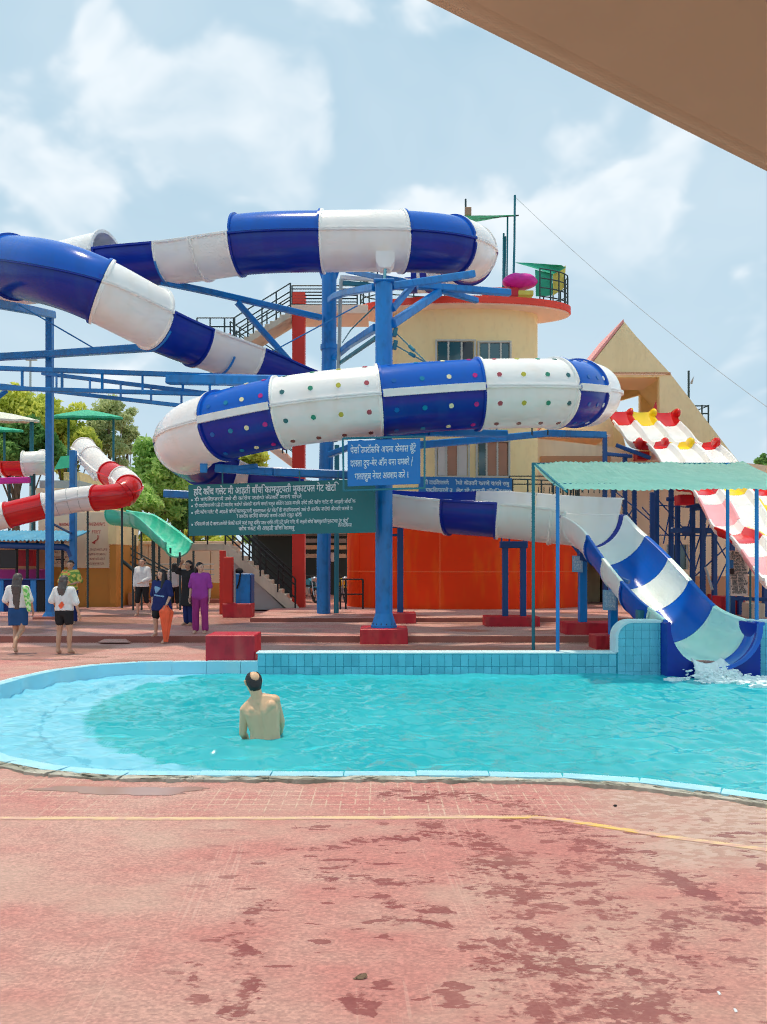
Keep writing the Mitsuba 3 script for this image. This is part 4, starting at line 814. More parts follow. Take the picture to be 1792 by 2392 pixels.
obj('side_wall', wallpoly(Polygon([(sx0 + .1, .2), (sx0 + .1, sz0 - .35), (sx1 - .35, .2)]), SY2 + .05, SY2 + 1.2), 'concrete', st2)
obj('stringer', wallpoly(Polygon([(sx0 - .05, sz0 + .1), (sx0 - .05, sz0 - .30), (sx1 - .25, .2), (sx1 + .12, .2), (sx1 + .12, .3)]), SY2 - .04, SY2 + .03), 'stair_cream', st2)
for i in range(ns):
    a, b = i / ns, (i + 1) / ns; xa, xb = sx0 + (sx1 - sx0) * a, sx0 + (sx1 - sx0) * b; zt = sz0 + (sz1 - sz0) * b + .12
    obj('step', bx(xa, xb + .02, SY2, SY2 + 1.25, zt - .24, zt), 'stair_cream', st2)
for s in (-.03, 1.25):
    railing(st2, [[sx0 + (sx1 - sx0) * t, SY2 + s, sz0 + (sz1 - sz0) * t] for t in np.linspace(0, 1, 5)], 1.0, (1, .78, .35), 'rail_black', .026)
obj('landing', bx(x2(440), sx0, SY2 + .1, SY2 + 1.3, sz0 - .2, sz0 + .04), 'stair_cream', st2)
railing(st2, [[x2(x), SY2, sz0] for x in (440, 485, 527)], .9, (1, .5), 'rail_black')
rp1 = thing('red_post', 'taller thin dark red post left of the blue cabinet', 'post')
obj('shaft', bx(*(P(514, 0, 24.6)[0], P(526, 0, 24.6)[0], 24.5, 24.75, .1, P(0, 1286, 24.6)[2])), 'pillar_red', rp1)
rp2 = thing('red_post', 'shorter thick dark red post with an L shaped foot beside the blue cabinet', 'post')
obj('shaft', bx(P(523, 0, 23.2)[0], P(544, 0, 23.2)[0], 23.1, 23.35, .1, P(0, 1301, 23.2)[2]), 'pillar_red', rp2)
obj('foot', bx(P(523, 0, 23.2)[0], P(590, 0, 23.2)[0], 23.0, 23.6, .1, P(0, 1411, 23.2)[2] + .02), 'block_red', rp2)
cab = thing('blue_cabinet', 'blue upright cabinet with a dark bag on top behind the red post', 'cabinet')
obj('body', bx(P(552, 0, 23.3)[0], P(585, 0, 23.3)[0], 23.2, 23.75, .28, P(0, 1340, 23.3)[2]), 'steel_blue', cab)
obj('side', bx(P(582, 0, 23.3)[0], P(588, 0, 23.3)[0], 23.25, 23.8, .28, P(0, 1342, 23.3)[2]), 'steel_deep', cab)
bag = trimesh.creation.icosphere(subdivisions=2); bag.apply_scale([.12, .13, .1]); bag.apply_translation(P(559, 1334, 23.4))
obj('shoulder_bag', cat_([bag, tube([P(562, 1338, 23.17), P(558, 1362, 23.17), P(553, 1375, 23.17)], .025)]), 'cloth_black', smooth=True, label='black bag lying on the blue cabinet, strap hanging down', cat='bag')
rg = thing('guard_rail', 'low black guard rail in front of the orange tower base', 'railing')
railing(rg, [P(x, 1418, 25.4) * [1, 1, 0] + [0, 0, .26] for x in (795, 808, 848)], 1.0, (1, .5), 'rail_black', .026, nm='rails')
# ---------------------------------------------------------------- right side: pyramid, wave slide, awning, scaffold
PY = 30.0
py = thing('pyramid_house', 'tan pyramid shaped slide house with a square cut opening under its peak', 'building')
def pyr_face(Y0, Y1, s=1.0):
    top = [(1458, 754), (1565, 871), (1660, 994), (1735, 1092), (1840, 1225), (1840, 1420), (1090, 1420), (1090, 1222)]
    hole = [(1432, 880), (1541, 880), (1541, 1070), (1432, 1070)]
    return pxpoly(top, PY).difference(pxpoly(hole, PY))
obj('front_wall', wallpoly(pyr_face(0, 0), PY, PY + .25), 'pyramid_tan', py)
ap = P(1458, 754, PY); yb2 = PY + 3.2
back = pxpoly([(1458, 754), (1565, 871), (1735, 1092), (1840, 1225), (1840, 1420), (1090, 1420), (1090, 1222)], PY).difference(pxpoly([(1475, 905), (1560, 880), (1560, 1080), (1475, 1080)], PY))
obj('back_wall', wallpoly(back, yb2, yb2 + .25), 'cream', py)
obj('left_slope', hullpts([P(1458, 752, PY) + [0, e, 0] for e in (0, 3.4)] + [P(1086, 1222, PY) + [0, e, 0] for e in (0, 3.4)] + [P(1458, 752, PY) + [-.02, e, .12] for e in (0, 3.4)] + [P(1086, 1222, PY) + [-.1, e, .08] for e in (0, 3.4)]), 'roof_pink', py)
obj('right_slope', hullpts([P(1458, 753, PY) + [0, e, 0] for e in (.05, 3.4)] + [P(1842, 1225, PY) + [0, e, 0] for e in (.05, 3.4)] + [P(1458, 753, PY) + [.02, e, .05] for e in (.05, 3.4)] + [P(1842, 1225, PY) + [.06, e, .04] for e in (.05, 3.4)]), 'pyramid_tan', py)
obj('ceiling', hullpts([P(x, y, PY) + [0, e, 0] for x, y in ((1420, 876), (1552, 876)) for e in (-.05, 2.6)] + [P(x, 871, PY) + [0, e, 0] for x in (1420, 1562) for e in (-.05, 2.6)]), 'soffit', py)
obj('beam_line', bx(P(1350, 0, PY)[0], P(1566, 0, PY)[0], PY - .05, PY - .005, P(0, 875, PY)[2], P(0, 870, PY)[2], .005), 'wall_brown', py)
obj('inner_wall', bx(P(1420, 0, PY)[0], P(1432, 0, PY)[0], PY + .26, yb2 - .01, P(0, 1070, PY)[2], P(0, 880, PY)[2]), 'cream', py)
obj('inner_slope', hullpts([P(1432, 900, PY) + [0, e, 0] for e in (.3, 3.1)] + [P(1432, 1070, PY) + [0, e, 0] for e in (.3, 3.1)] + [P(1490, 1070, PY) + [0, e, 0] for e in (1.0, 3.1)]), 'cream', py)
obj('flag', hullpts([P(1533, 935, PY - .3), P(1528, 968, PY - .3), P(1522, 965, PY - .35), P(1537, 966, PY - .2)]), 'block_red', label='small dark red pennant standing in the opening of the pyramid house', cat='flag')
fl = thing('floodlight_pole', 'thin pole with a floodlight on the right slope of the pyramid house', 'lamp')
obj('pole', tube([P(1609, 935, PY + .6), P(1609, 866, PY + .6)], .045, 8), 'rail_dark', fl)
obj('lamp', hullpts([P(1612, 895, PY + .5), P(1620, 880, PY + .4), P(1622, 878, PY + .7), P(1614, 897, PY + .7), P(1618, 897, PY + .5)]), 'galv', fl)
rl = thing('guard_rail', 'dark guard rail on the right flank of the pyramid house', 'railing')
for y in (948, 966, 986): obj('rail', tube([P(1612 + (y - 948) * .3, y, PY + 1), P(1656, y, PY + 1)], .03, 6), 'rail_dark', rl)
for x in (1655, 1640): obj('post', tube([P(x, 946, PY + 1), P(x, 1010, PY + 1)], .035, 6), 'rail_dark', rl)
obj('stay', tube([P(1612, 965, PY + 1), P(1655, 948, PY + 1)], .022, 6), 'rail_dark', rl)
# long cream building behind the scaffold
HB = 28.2
hb = thing('service_building', 'long cream building with a brown band behind the blue scaffold', 'building')
hole = pxpoly([(1364, 1310), (1432, 1310), (1432, 1440), (1364, 1440)], HB)
hole2 = pxpoly([(1556, 1272), (1609, 1272), (1609, 1330), (1556, 1330)], HB)
full = pxpoly([(1225, 1020), (1900, 1100), (1900, 1430), (1225, 1430)], HB).difference(hole).difference(hole2)
obj('wall', wallpoly(full, HB, HB + .25), 'cream_pale', hb)
obj('brown_band', bx(P(1435, 0, HB)[0], P(1900, 0, HB)[0], HB - .03, HB - .003, .2, P(0, 1346, HB)[2], .004), 'wall_brown', hb)
obj('lintel', bx(P(1262, 0, HB)[0], P(1425, 0, HB)[0], HB - .12, HB - .003, P(0, 1080, HB)[2], P(0, 1066, HB)[2]), 'wall_brown', hb)
obj('doorway', cat_([bx(P(1360, 0, HB)[0], P(1436, 0, HB)[0], HB + 2.5, HB + 2.6, .2, 3.0), bx(P(1356, 0, HB)[0], P(1362, 0, HB)[0], HB + .26, HB + 2.5, .2, 3), bx(P(1434, 0, HB)[0], P(1440, 0, HB)[0], HB + .26, HB + 2.5, .2, 3), bx(P(1356, 0, HB)[0], P(1440, 0, HB)[0], HB + .26, HB + 2.5, 2.3, 2.5)]), 'dark_void', hb)
wn = obj('window', bx(P(1552, 0, HB)[0], P(1613, 0, HB)[0], HB + .12, HB + .16, P(0, 1334, HB)[2], P(0, 1268, HB)[2]), 'glass_teal', hb)
obj('frame', cat_([bx(P(x, 0, HB)[0] - .04, P(x, 0, HB)[0] + .04, HB + .04, HB + .11, P(0, 1332, HB)[2], P(0, 1270, HB)[2]) for x in (1558, 1582, 1607)]), 'frame_grey', wn)
obj('roof_edge', bx(P(1225, 0, HB)[0], P(1425, 0, HB)[0], HB - .1, HB + 3, P(0, 1022, HB)[2], P(0, 1016, HB)[2]), 'soffit', hb)
tr = thing('guard_rail', 'dark terrace guard rail between the tower and the long building', 'railing')
railing(tr, [P(x, 1150, 25.9) for x in (1190, 1290, 1360, 1440)], .55, (1, .5), 'rail_dark', .022, nm='rails')
for i in range(14): obj('bar', tube([P(1258 + i * 13, 1152, 26.2), P(1258 + i * 13, 1138, 26.2)], .015, 5), 'rail_dark', tr)
# three lane wave slide
ws = thing('wave_slide', 'white three lane wave slide with red and yellow crests descending to the right', 'water slide')
WC = [(1497, 962, 29.3), (1502, 985, 28.9), (1530, 1018, 28.0), (1558, 1046, 27.2), (1582, 1044, 26.7), (1604, 1056, 26.2), (1630, 1088, 25.2), (1652, 1122, 24.2), (1672, 1142, 23.4), (1700, 1146, 22.6), (1726, 1170, 21.8), (1752, 1212, 20.9), (1776, 1246, 20.1), (1806, 1258, 19.3), (1840, 1290, 18.5), (1880, 1340, 17.6), (1910, 1370, 16.9)]
wpth = CR([P(*q) for q in WC])
LW = .90
def lane_mesh(t0, t1, lane, n=10):
    t = np.linspace(t0, t1, n); o, i = [], []
    prof = np.array([(-.5, .20), (-.44, .20), (-.40, .12), (-.36, .02), (-.2, -.02), (0, -.03), (.2, -.02), (.36, .02), (.40, .12), (.44, .20), (.5, .20)])
    for q in t:
        c = wpth(q); d = frame(wpth(q, 1))[0]; s = np.array([1.0, .12, 0]); s /= np.linalg.norm(s); u = np.cross(s, d); u = u / np.linalg.norm(u); u = u if u[2] > 0 else -u
        x = (prof[:, :1] + lane) * LW
        i.append(c + x * s + prof[:, 1:] * u); o.append(c + x * s + (prof[:, 1:] - .07) * u)
    return skin(np.array(o), np.array(i), False)
crest = {0: 1, 4: 1, 9: 1, 13: 1}
for lane in (-1, 0, 1):
    cc = 'gel_yellow' if lane == 0 else 'gel_red'
    for t0, t1, m in ((0, 1.25, cc), (1.25, 2.2, W), (2.2, 3.2, W), (3.2, 4.5, cc), (4.5, 6, W), (6, 7.6, W), (7.6, 9.5, cc), (9.5, 10.2, W), (10.2, 11.4, 'gel_pink' if lane < 0 else 'gel_yellow' if lane > 0 else W), (11.4, 12.1, W), (12.1, 13.4, cc), (13.4, 14.2, W), (14.2, 15, 'gel_pink' if lane < 0 else W), (15, 16, W)):
        obj('lane_section', lane_mesh(t0 + .006, t1 - .006, lane), m, ws, 40)
for t in (.5, 4.0, 8.8):
    for lane in (-1.5, -.5, .5, 1.5):
        c = wpth(t); q = trimesh.creation.icosphere(subdivisions=2); q.apply_scale([.11, .34, .19]); q.apply_translation(c + [lane * LW, 0, .14])
        obj('crest_hump', q, 'gel_yellow' if abs(lane) == .5 and lane > 0 else 'gel_red', ws, True)
for t, xs in ((3.6, (-1.1, -.4, .2)), (8.8, (-1.2, -.3))):
    for lx in xs:
        c = wpth(t) + [lx * LW, .25, -.26]; obj('under_rib', bx(c[0] - .22, c[0] + .22, c[1] - .1, c[1] + .35, c[2] - .16, c[2] + .14), 'block_red' if lx != -.4 else 'gel_white', ws)
# scaffold
sc = thing('slide_scaffold', 'tall blue scaffold of posts and crossed braces carrying the wave slide', 'scaffold')
def zpx(y, Y): return P(0, y, Y)[2]
posts = [(1413, 1016, 26.4), (1433, 1090, 27), (1524, 1150, 25.5), (1534, 1120, 26.5), (1568, 1110, 25.8), (1583, 1172, 25.0), (1618, 1160, 24.6), (1642, 1188, 24.0), (1669, 1165, 24.2), (1710, 1255, 22.5), (1729, 1255, 22.8), (1788, 1300, 21.8), (1460, 1060, 27.0), (1482, 1100, 27.3)]
for x, yt, Y in posts:
    a = P(x, yt, Y); obj('post', bx(a[0] - .07, a[0] + .07, Y - .07, Y + .07, .2, a[2], .01), 'steel_deep', sc)
for (x0, y0, Y0), (x1, y1, Y1), wd in (((1604, 1181, 24.2), (1690, 1181, 24), .14), ((1568, 1239, 24.5), (1684, 1240, 23.8), .17), ((1558, 1166, 25), (1592, 1166, 25), .13), ((1583, 1175, 25), (1600, 1168, 24.5), .1), ((1625, 1190, 24.2), (1690, 1184, 23.6), .08), ((1700, 1258, 22.6), (1748, 1258, 22.4), .1), ((1413, 1060, 26.4), (1475, 1066, 26.8), .12), ((1440, 1040, 27.2), (1520, 1070, 26.6), .14), ((1700, 1398, 21.6), (1792, 1400, 21.2), .1)):
    obj('crossbeam', beam(P(x0, y0, Y0), P(x1, y1, Y1), wd), 'steel_deep', sc)
for (x0, y0), (x1, y1), Y in (((1440, 1150), (1530, 1225), 26.5), ((1535, 1165), (1620, 1260), 25.8), ((1500, 1185), (1570, 1260), 26), ((1568, 1180), (1550, 1270), 25.8), ((1618, 1190), (1600, 1260), 24.8), ((1665, 1200), (1620, 1345), 24.3), ((1700, 1275), (1625, 1345), 24.3), ((1585, 1255), (1625, 1340), 24.6), ((1670, 1255), (1700, 1310), 24), ((1696, 1318), (1672, 1370), 23.5), ((1730, 1260), (1765, 1315), 22.8), ((1762, 1315), (1748, 1340), 22.6), ((1765, 1320), (1790, 1375), 22.4), ((1640, 1320), (1668, 1372), 24), ((1650, 1210), (1620, 1300), 24.2), ((1536, 1180), (1690, 1190), 25.6), ((1540, 1250), (1700, 1252), 25.6), ((1450, 1175), (1478, 1215), 26.8), ((1440, 1250), (1478, 1190), 26.8)):
    obj('brace', tube([P(x0, y0, Y), P(x1, y1, Y - .2)], .022, 6), 'steel_deep', sc)
obj('drum', tube([P(1594, 1240, 24.2), P(1616, 1240, 24.1)], .15, 14), 'steel_deep', sc)
obj('white_strut', tube([P(1648, 1325, 23.6), P(1664, 1378, 23.4)], .04, 8), 'galv', sc)
# awning over the chute
aw = thing('awning', 'mint green sheet awning on thin blue poles over the end of the slide', 'awning')
YA, YF = 15.8, 13.05
za, zf = P(0, 1080, YA)[2], P(0, 1144, YF)[2]
XA = P(1246, 0, YA)[0]
nx, ny = 120, 26
u, v = np.meshgrid(np.linspace(0, 1, nx), np.linspace(0, 1, ny), indexing='ij')
gxs = XA + u * 4.4 + (v - .5) * .02
gz = za + (zf - za) * v - .06 * np.sin(v * math.pi) + .016 * np.sin(gxs * 60) * 1.0 + .07 * (meshkit.fbm(np.stack([gxs * 1.6, v * 3, v * 0], -1), 3, 4) - .5) + .035 * (meshkit.fbm(np.stack([gxs * 5, v * 1.5, v * 0], -1), 3, 7) - .5)
gyy = YA + (YF - YA) * v + np.where(v > .99, .05 * (meshkit.fbm(np.stack([gxs * 4, v, v], -1), 3, 2) - .5), 0)
g = np.stack([gxs, gyy, gz], -1)
ii = np.arange(nx * ny).reshape(nx, ny); qq = np.stack([ii[:-1, :-1], ii[1:, :-1], ii[1:, 1:], ii[:-1, 1:]], -1).reshape(-1, 4)
obj('sheet', (g.reshape(-1, 3), qq), 'mint_sheet', aw, 60)
for x, yt, Y, zb in ((1246, 1083, 15.75, 0), (1303, 1134, 13.95, .19), (1700, 1083, 15.75, 0), (1768, 1134, 13.95, .76)):
    a = P(x, yt, Y); obj('pole', cyl(a[0], Y, zb, a[2] + (.02), .034, 12), 'steel_blue' if x != 1246 else 'steel_teal', aw, 40)
obj('bar', cat_([tube([[XA, YA, za - .03], [XA + 4.4, YA, za - .03]], .025, 8), tube([[XA, 13.95, P(0, 1134, 13.95)[2] + .02], [XA + 4.4, 13.95, P(0, 1134, 13.95)[2] + .02]], .025, 8), tube([[XA + .03, YA, za - .03], [XA + .03, YF, zf - .03]], .022, 8)]), 'steel_teal', aw, 40)
# board, red tubs and boxes on the right
wb_ = thing('rules_board', 'tall white board with rows of dark lettering right of the chute', 'sign')
c, right, up, w, h, n = board(wb_, P(1704, 1286, 20.0), P(1747, 1288, 20.3), P(1704, 1392, 20.0), .04, 'shutter_white')
for i in range(15):
    m, _ = glyph_mesh((L2 + L1)[i * 5:i * 5 + 11 + i % 4], .06, width=w * (.72 + .05 * (i % 4)), bold=2.0); obj('lettering', on_board(m, c + right * .1 * w + up * (.925 - .062 * i) * h + n * .0005, right, up), 'rail_dark', wb_)
obj('frame', cat_([bx(P(1748, 0, 20.4)[0], P(1752, 0, 20.4)[0], 20.3, 20.36, .15, P(0, 1284, 20.3)[2]), bx(P(1700, 0, 20.1)[0], P(1703, 0, 20.1)[0], 20.0, 20.06, .15, P(0, 1290, 20)[2])]), 'steel_teal', wb_)
pk = thing('blue_flag_box', 'small blue box with a dark lock hanging on the white rules board', 'box')
obj('body', bx(P(1701, 0, 19.8)[0], P(1711, 0, 19.8)[0], 19.72, 19.9, P(0, 1328, 19.8)[2], P(0, 1308, 19.8)[2]), 'steel_blue', pk)
obj('lock', bx(P(1704, 0, 19.8)[0], P(1712, 0, 19.8)[0], 19.70, 19.9, P(0, 1342, 19.8)[2], P(0, 1329, 19.8)[2]), 'rail_black', pk)
for x0, x1, yb, yt, m, lb in ((1684, 1741, 1444, 1393, 'block_red', 'dark red tub behind the rim of the steep chute'), (1660, 1671, 1420, 1388, 'block_red', 'narrow red block just above the edge of the chute'), (1756, 1788, 1452, 1410, 'stair_cream', 'cream box at the right edge behind the awning pole'), (1741, 1756, 1440, 1392, 'cream_pale', 'cream post between the red tub and the cream box')):
    block('tub' if 'tub' in lb else 'box' if 'box' in lb else 'block', x0, x1, yb, yt, .15, lb, .6, m)
# ---------------------------------------------------------------- left side: small slides, kiosk, painted house, umbrellas
rw_ = thing('tube_water_slide', 'small red and white tube slide bending in front of the trees on the left', 'water slide')
RC = [(196, 1048, 27.2, W), (213, 1068, 26.6, W), (256, 1106, 25.6, 'gel_red'), (282, 1118, 25.1, W), (301, 1136, 24.6, 'gel_red'), (290, 1153, 24.2, 'gel_red'), (223, 1163, 24.2, W), (104, 1182, 24.0, 'gel_red'), (18, 1203, 23.8, W), (-60, 1222, 23.6, None)]
rp_ = CR([P(x, y, Y) for x, y, Y, c in RC])
for i in range(len(RC) - 1): obj('tube_section', sweep(rp_, i, i + 1, .40, 'T', step=.09, flange=.03), RC[i][3], rw_, 35)
for u in (6.25, 6.5, 6.75):
    c = rp_(u); d, s, up = frame(rp_(u, 1)); a = np.linspace(0, 2 * math.pi, 24)
    obj('strap', tube([c + (s * math.cos(q) + up * math.sin(q)) * .405 for q in a], .008, 5), 'galv', rw_)
hw = obj('side_rail', beam(P(192, 1078, 26.4), P(224, 1120, 25.4), .12), 'gel_white', rw_)
for x, y in ((205, 1175), (285, 1178)): obj('leg', tube([P(x, y, 24.4), P(x, 1420, 24.4)], .035, 8), 'rail_dark', rw_)
up_ = thing('channel_slide', 'white and dark red slide section behind the left column, seen above the pink beam', 'water slide')
UC = [(-20, 1080, 29, W), (17, 1084, 29, 'gel_red'), (56, 1084, 29, W), (104, 1080, 29.4, None)]
upth = CR([P(x, y, Y) for x, y, Y, c in UC])
for i in range(3): obj('section', sweep(upth, i, i + 1, .46, 'T' if i == 2 else 'C', step=.12), UC[i][3], up_, 35)
for x in (22, 80): obj('leg', tube([P(x, 1100, 29), P(x, 1400, 29)], .05, 8), 'rail_dark', up_)
pb = obj('pink_beam', beam(P(-20, 1124, 28.3), P(68, 1121, 28.3), .24, .22), 'fabric_magenta', label='dark pink beam at the left edge under the upper slide section', cat='beam')
# painted house
Yh = 28.5
ph = thing('painted_house', 'small cream house with orange lower wall and red painted lettering', 'building')
def xz(x, y, Y=Yh): q = P(x, y, Y); return q[0], q[2]
def wbx(x0, x1, y0, y1, d0=0, d1=2.5, Y=Yh, b=.01): a, z1 = xz(x0, y0, Y); c_, z0 = xz(x1, y1, Y); return bx(a, c_, Y + d0, Y + d1, z0, z1, b)
obj('lower_wall', wbx(100, 258, 1325, 1424), 'wall_ochre', ph)
obj('upper_wall', wbx(88, 258, 1190, 1325, .04), 'panel_cream', ph)
obj('panel', wbx(176, 258, 1196, 1327, -.05, .03), 'panel_cream', ph)
obj('pilaster', wbx(258, 274, 1272, 1424, -.12, 2.4), 'wall_ochre', ph)
obj('pilaster_top', wbx(256, 275, 1190, 1272, -.15, 2.4), 'cream', ph)
obj('parapet', wbx(75, 168, 1138, 1192, .3, 2.8), 'cream_pale', ph)
obj('grey_wall', wbx(75, 168, 1118, 1139, .6, 3.2), 'galv', ph)
obj('yellow_wall', wbx(125, 165, 1096, 1120, .9, 3.4), 'cream', ph)
R_, U_ = np.array([1.0, 0, 0]), np.array([0, 0, 1.0])
for t, x0, y, hgt, x1, mm in (('MAXIMUM 5', 205, 1228, .115, 247, 'letter_red'), ('FEET', 216, 1246, .115, 237, 'letter_red'), ('NO DIVING HERE PLEASE', 203, 1286, .08, 252, 'letter_brown'), ('SWIMMING COSTUME ONLY', 205, 1297, .08, 250, 'letter_brown'), ('CHILDREN WITH ADULT', 207, 1308, .08, 246, 'letter_brown'), ('SHOWER BEFORE POOL', 206, 1319, .08, 245, 'letter_brown')):
    m, wd = latin(t, hgt); m.vertices = m.vertices * [(P(x1, 0, Yh)[0] - P(x0, 0, Yh)[0]) / wd, 1, 1]
    obj('lettering', on_board(m, P(x0, y, Yh) + [0, -.052, 0], R_, U_), mm, ph)
obj('arrow', cat_([tube([P(229, 1250, Yh - .06), P(229, 1258, Yh - .06), P(225, 1263, Yh - .06)], .02, 6), hullpts([P(225, 1260, Yh - .07), P(214, 1268, Yh - .07), P(221, 1271, Yh - .07), P(221, 1266, Yh - .055)])]), 'letter_red', ph)
for t, x0, y, x1, mm in (('MAXIMUM 5', 138, 1228, 172, 'letter_red'), ('FEET', 142, 1246, 172, 'letter_brown')):
    m, wd = latin(t, .1); m.vertices = m.vertices * [(P(x1, 0, Yh)[0] - P(x0, 0, Yh)[0]) / wd, 1, 1]; obj('lettering', on_board(m, P(x0, y, Yh + .04) + [0, -.006, 0], R_, U_), mm, ph)
for i in range(5):
    m, wd = latin(('NO SMOKING', 'KEEP CLEAN', 'NO RUNNING', 'NO FOOD', 'LOCKERS')[i], .085); m.vertices = m.vertices * [1.1 / wd, 1, 1]; obj('lettering', on_board(m, P(124, 1268 + 12 * i, Yh + .04) + [0, -.006, 0], R_, U_), 'letter_brown', ph)
# kiosk
ki = thing('kiosk', 'open kiosk with blue corrugated roof at the left edge', 'kiosk')
Yk = 26.8
xs = np.linspace(P(-60, 0, Yk)[0], P(186, 0, Yk)[0], 150); rowa, rowb = [], []
for yy_, zz in ((Yk - .9, P(0, 1262, Yk - .9)[2]), (Yk + 1.0, P(0, 1240, Yk + 1.0)[2])):
    rowa.append(np.c_[xs, xs * 0 + yy_, zz + .03 * np.sin(xs * 45)])
obj('roof', skin(np.array(rowa), np.array(rowa) - [0, 0, .015], False), 'kiosk_roof', ki, 50)
obj('pipe', tube([P(-40, 1272, 26.2), P(150, 1278, 26.2), P(162, 1284, 26.2), P(168, 1300, 26.2)], .115, 14), 'steel_deep', ki, 50)
for x in (39, 64, 88, 146): obj('post', tube([P(x, 1264, 26.4), P(x, 1424, 26.4)], .05, 8), 'rail_black', ki)
obj('back_wall', bx(P(-60, 0, 28)[0], P(104, 0, 28)[0], 28.2, 28.35, .1, P(0, 1262, 28)[2]), 'wall_brown', ki)
obj('lower_panel', bx(P(-60, 0, 28)[0], P(104, 0, 28)[0], 28.05, 28.19, .1, P(0, 1330, 28)[2]), 'cloth_magenta', ki)
obj('screen', bx(P(-20, 0, 26.3)[0], P(40, 0, 26.3)[0], 26.25, 26.4, P(0, 1327, 26.3)[2], P(0, 1284, 26.3)[2]), 'rail_black', ki)
obj('red_shelf', bx(P(40, 0, 27.6)[0], P(80, 0, 27.6)[0], 27.5, 27.9, P(0, 1322, 27.6)[2], P(0, 1285, 27.6)[2]), 'block_red', ki)
for x0, x1, m in ((-30, 10, 'steel_blue'), (11, 71, 'cloth_navy'), (72, 86, 'steel_blue'), (87, 106, 'dark_void')):
    obj('counter_panel', bx(P(x0, 0, 25.9)[0], P(x1, 0, 25.9)[0], 25.85, 26.0, .12, P(0, 1355, 25.9)[2]), m, ki)
obj('counter_top', bx(P(-30, 0, 25.9)[0], P(107, 0, 25.9)[0], 25.8, 26.2, P(0, 1355, 25.9)[2], P(0, 1352, 25.9)[2]), 'steel_deep', ki)
obj('cross_rail', tube([P(130, 1307, 26.4), P(152, 1307, 26.4)], .03, 6), 'rail_black', ki)
# green slide
gs = thing('channel_slide', 'short mint green slide coming down between the trees and the cream wall', 'water slide')
GC = [P(270, 1196, 27), P(300, 1200, 26.6), P(330, 1206, 26.2), P(362, 1226, 25.8), P(395, 1252, 25.2), P(418, 1272, 24.7)]
gp = CR(GC)
def chan(t0, t1): return sweep(gp, t0, t1, .46, 'C', step=.1, flange=.02, hl=(.05, .02), hr=(.05, .02))
for t0, t1 in ((0, 1.9), (1.9, 5)): obj('section', chan(t0, t1), 'gel_green', gs, 40)
for x, y, Y in ((310, 1212, 26.4), (330, 1222, 26), (356, 1248, 25.6), (398, 1280, 24.9), (420, 1290, 24.7)): obj('leg', tube([P(x, y, Y), P(x + 1, 1425, Y)], .035, 8), 'rail_dark', gs)
# umbrellas
def umbrella(lab, px, py, rx, drop, Y, m, poles, panels=12):
    k = thing('umbrella', lab, 'umbrella'); c = P(px, py, Y); r = rx / F * Y; dz = drop / F * Y
    for i in range(panels):
        a0, a1 = i * 2 * math.pi / panels, (i + 1) * 2 * math.pi / panels; g_ = []
        for q in (.02, .35, .7, 1.0):
            row = []
            for a in np.linspace(a0, a1, 5):
                sag = .05 * math.sin((a - a0) / (a1 - a0) * math.pi) * q
                row.append(c + [r * q * math.cos(a), r * q * math.sin(a), -dz * (q ** 1.25) - sag * .5 + .15 * r * q * math.sin(a)])
            g_.append(row)
        row = np.array(g_[-1]); g_.append((row - [0, 0, .07]).tolist())
        g_ = np.array(g_); obj('panel', skin(g_, g_ - [0, 0, .012], False), m, k, 30)
    for x, y0, y1 in poles: obj('pole', tube([P(x, y0, Y), P(x, y1, Y)], .05, 8), 'steel_teal', k)
    for i in range(8):
        a = i * math.pi / 4; obj('rib', tube([c - [0, 0, .05], c + [r * .97 * math.cos(a), r * .97 * math.sin(a), -dz - .04 + .15 * r * math.sin(a)]], .02, 5), 'steel_teal', k)
    return k
umbrella('wide flat green umbrella in front of the tall trees', 203, 957, 80, 16, 31, 'umbrella_green', [(265, 972, 1420), (160, 972, 1420)])
umbrella('pale umbrella cut by the left edge of the picture', 0, 962, 84, 18, 30, 'umbrella_pale', [(72, 984, 1135), (76, 984, 1250)])
umbrella('low green umbrella below the pale one at the left edge', -5, 996, 54, 8, 33, 'umbrella_green', [(10, 1005, 1100)])
obj('shade_sheet', hullpts([P(163, 1064, 28.6), P(163, 1092, 28.4), P(126, 1097, 28.4), P(142, 1066, 28.6), P(163, 1064, 29.4), P(126, 1097, 29.2)]), 'umbrella_green', label='small green shade sheet on the painted house roof beside the short column', cat='sheet')
# street lamp behind
sp = thing('street_lamp', 'distant thin lamp post between the left beams', 'lamp')
obj('pole', tube([P(71, 1400, 48), P(71, 841, 48)], .07, 8), 'galv', sp); obj('lamp_head', bx(*(lambda a: (a[0] - .35, a[0] + .35, a[1] - .1, a[1] + .1, a[2] - .05, a[2] + .06))(P(73, 840, 48))), 'galv', sp)
# far boundary wall and stair rails
bw = thing('boundary_wall', 'long cream boundary wall with orange lower half behind the walking people', 'wall')
Yw = 31.5
for x0, x1 in ((274, 345), (347, 418), (420, 491), (493, 560)):
    obj('upper_panel', wbx(x0, x1, 1272, 1360, 0, .2, Yw), 'panel_cream', bw); obj('lower_panel', wbx(x0, x1, 1361, 1412, -.06, .2, Yw), 'wall_ochre', bw)
obj('coping', wbx(272, 562, 1264, 1272, -.1, .3, Yw), 'cream_pale', bw)
obj('kerb', wbx(272, 562, 1398, 1412, -.5, -.06, Yw), 'riser', bw)
sr = thing('guard_rail', 'dark green stair rail slanting down in front of the boundary wall', 'railing')
for dy in (0, 16, 34, 52): obj('rail', tube([P(274, 1258 + dy, 30), P(318, 1290 + dy * .9, 30), P(420, 1345 + dy * .2, 30)], .03, 6), 'rail_dark', sr)
obj('handrail', tube([P(274, 1301, 29), P(320, 1338, 29)], .07, 8), 'rail_dark', sr)
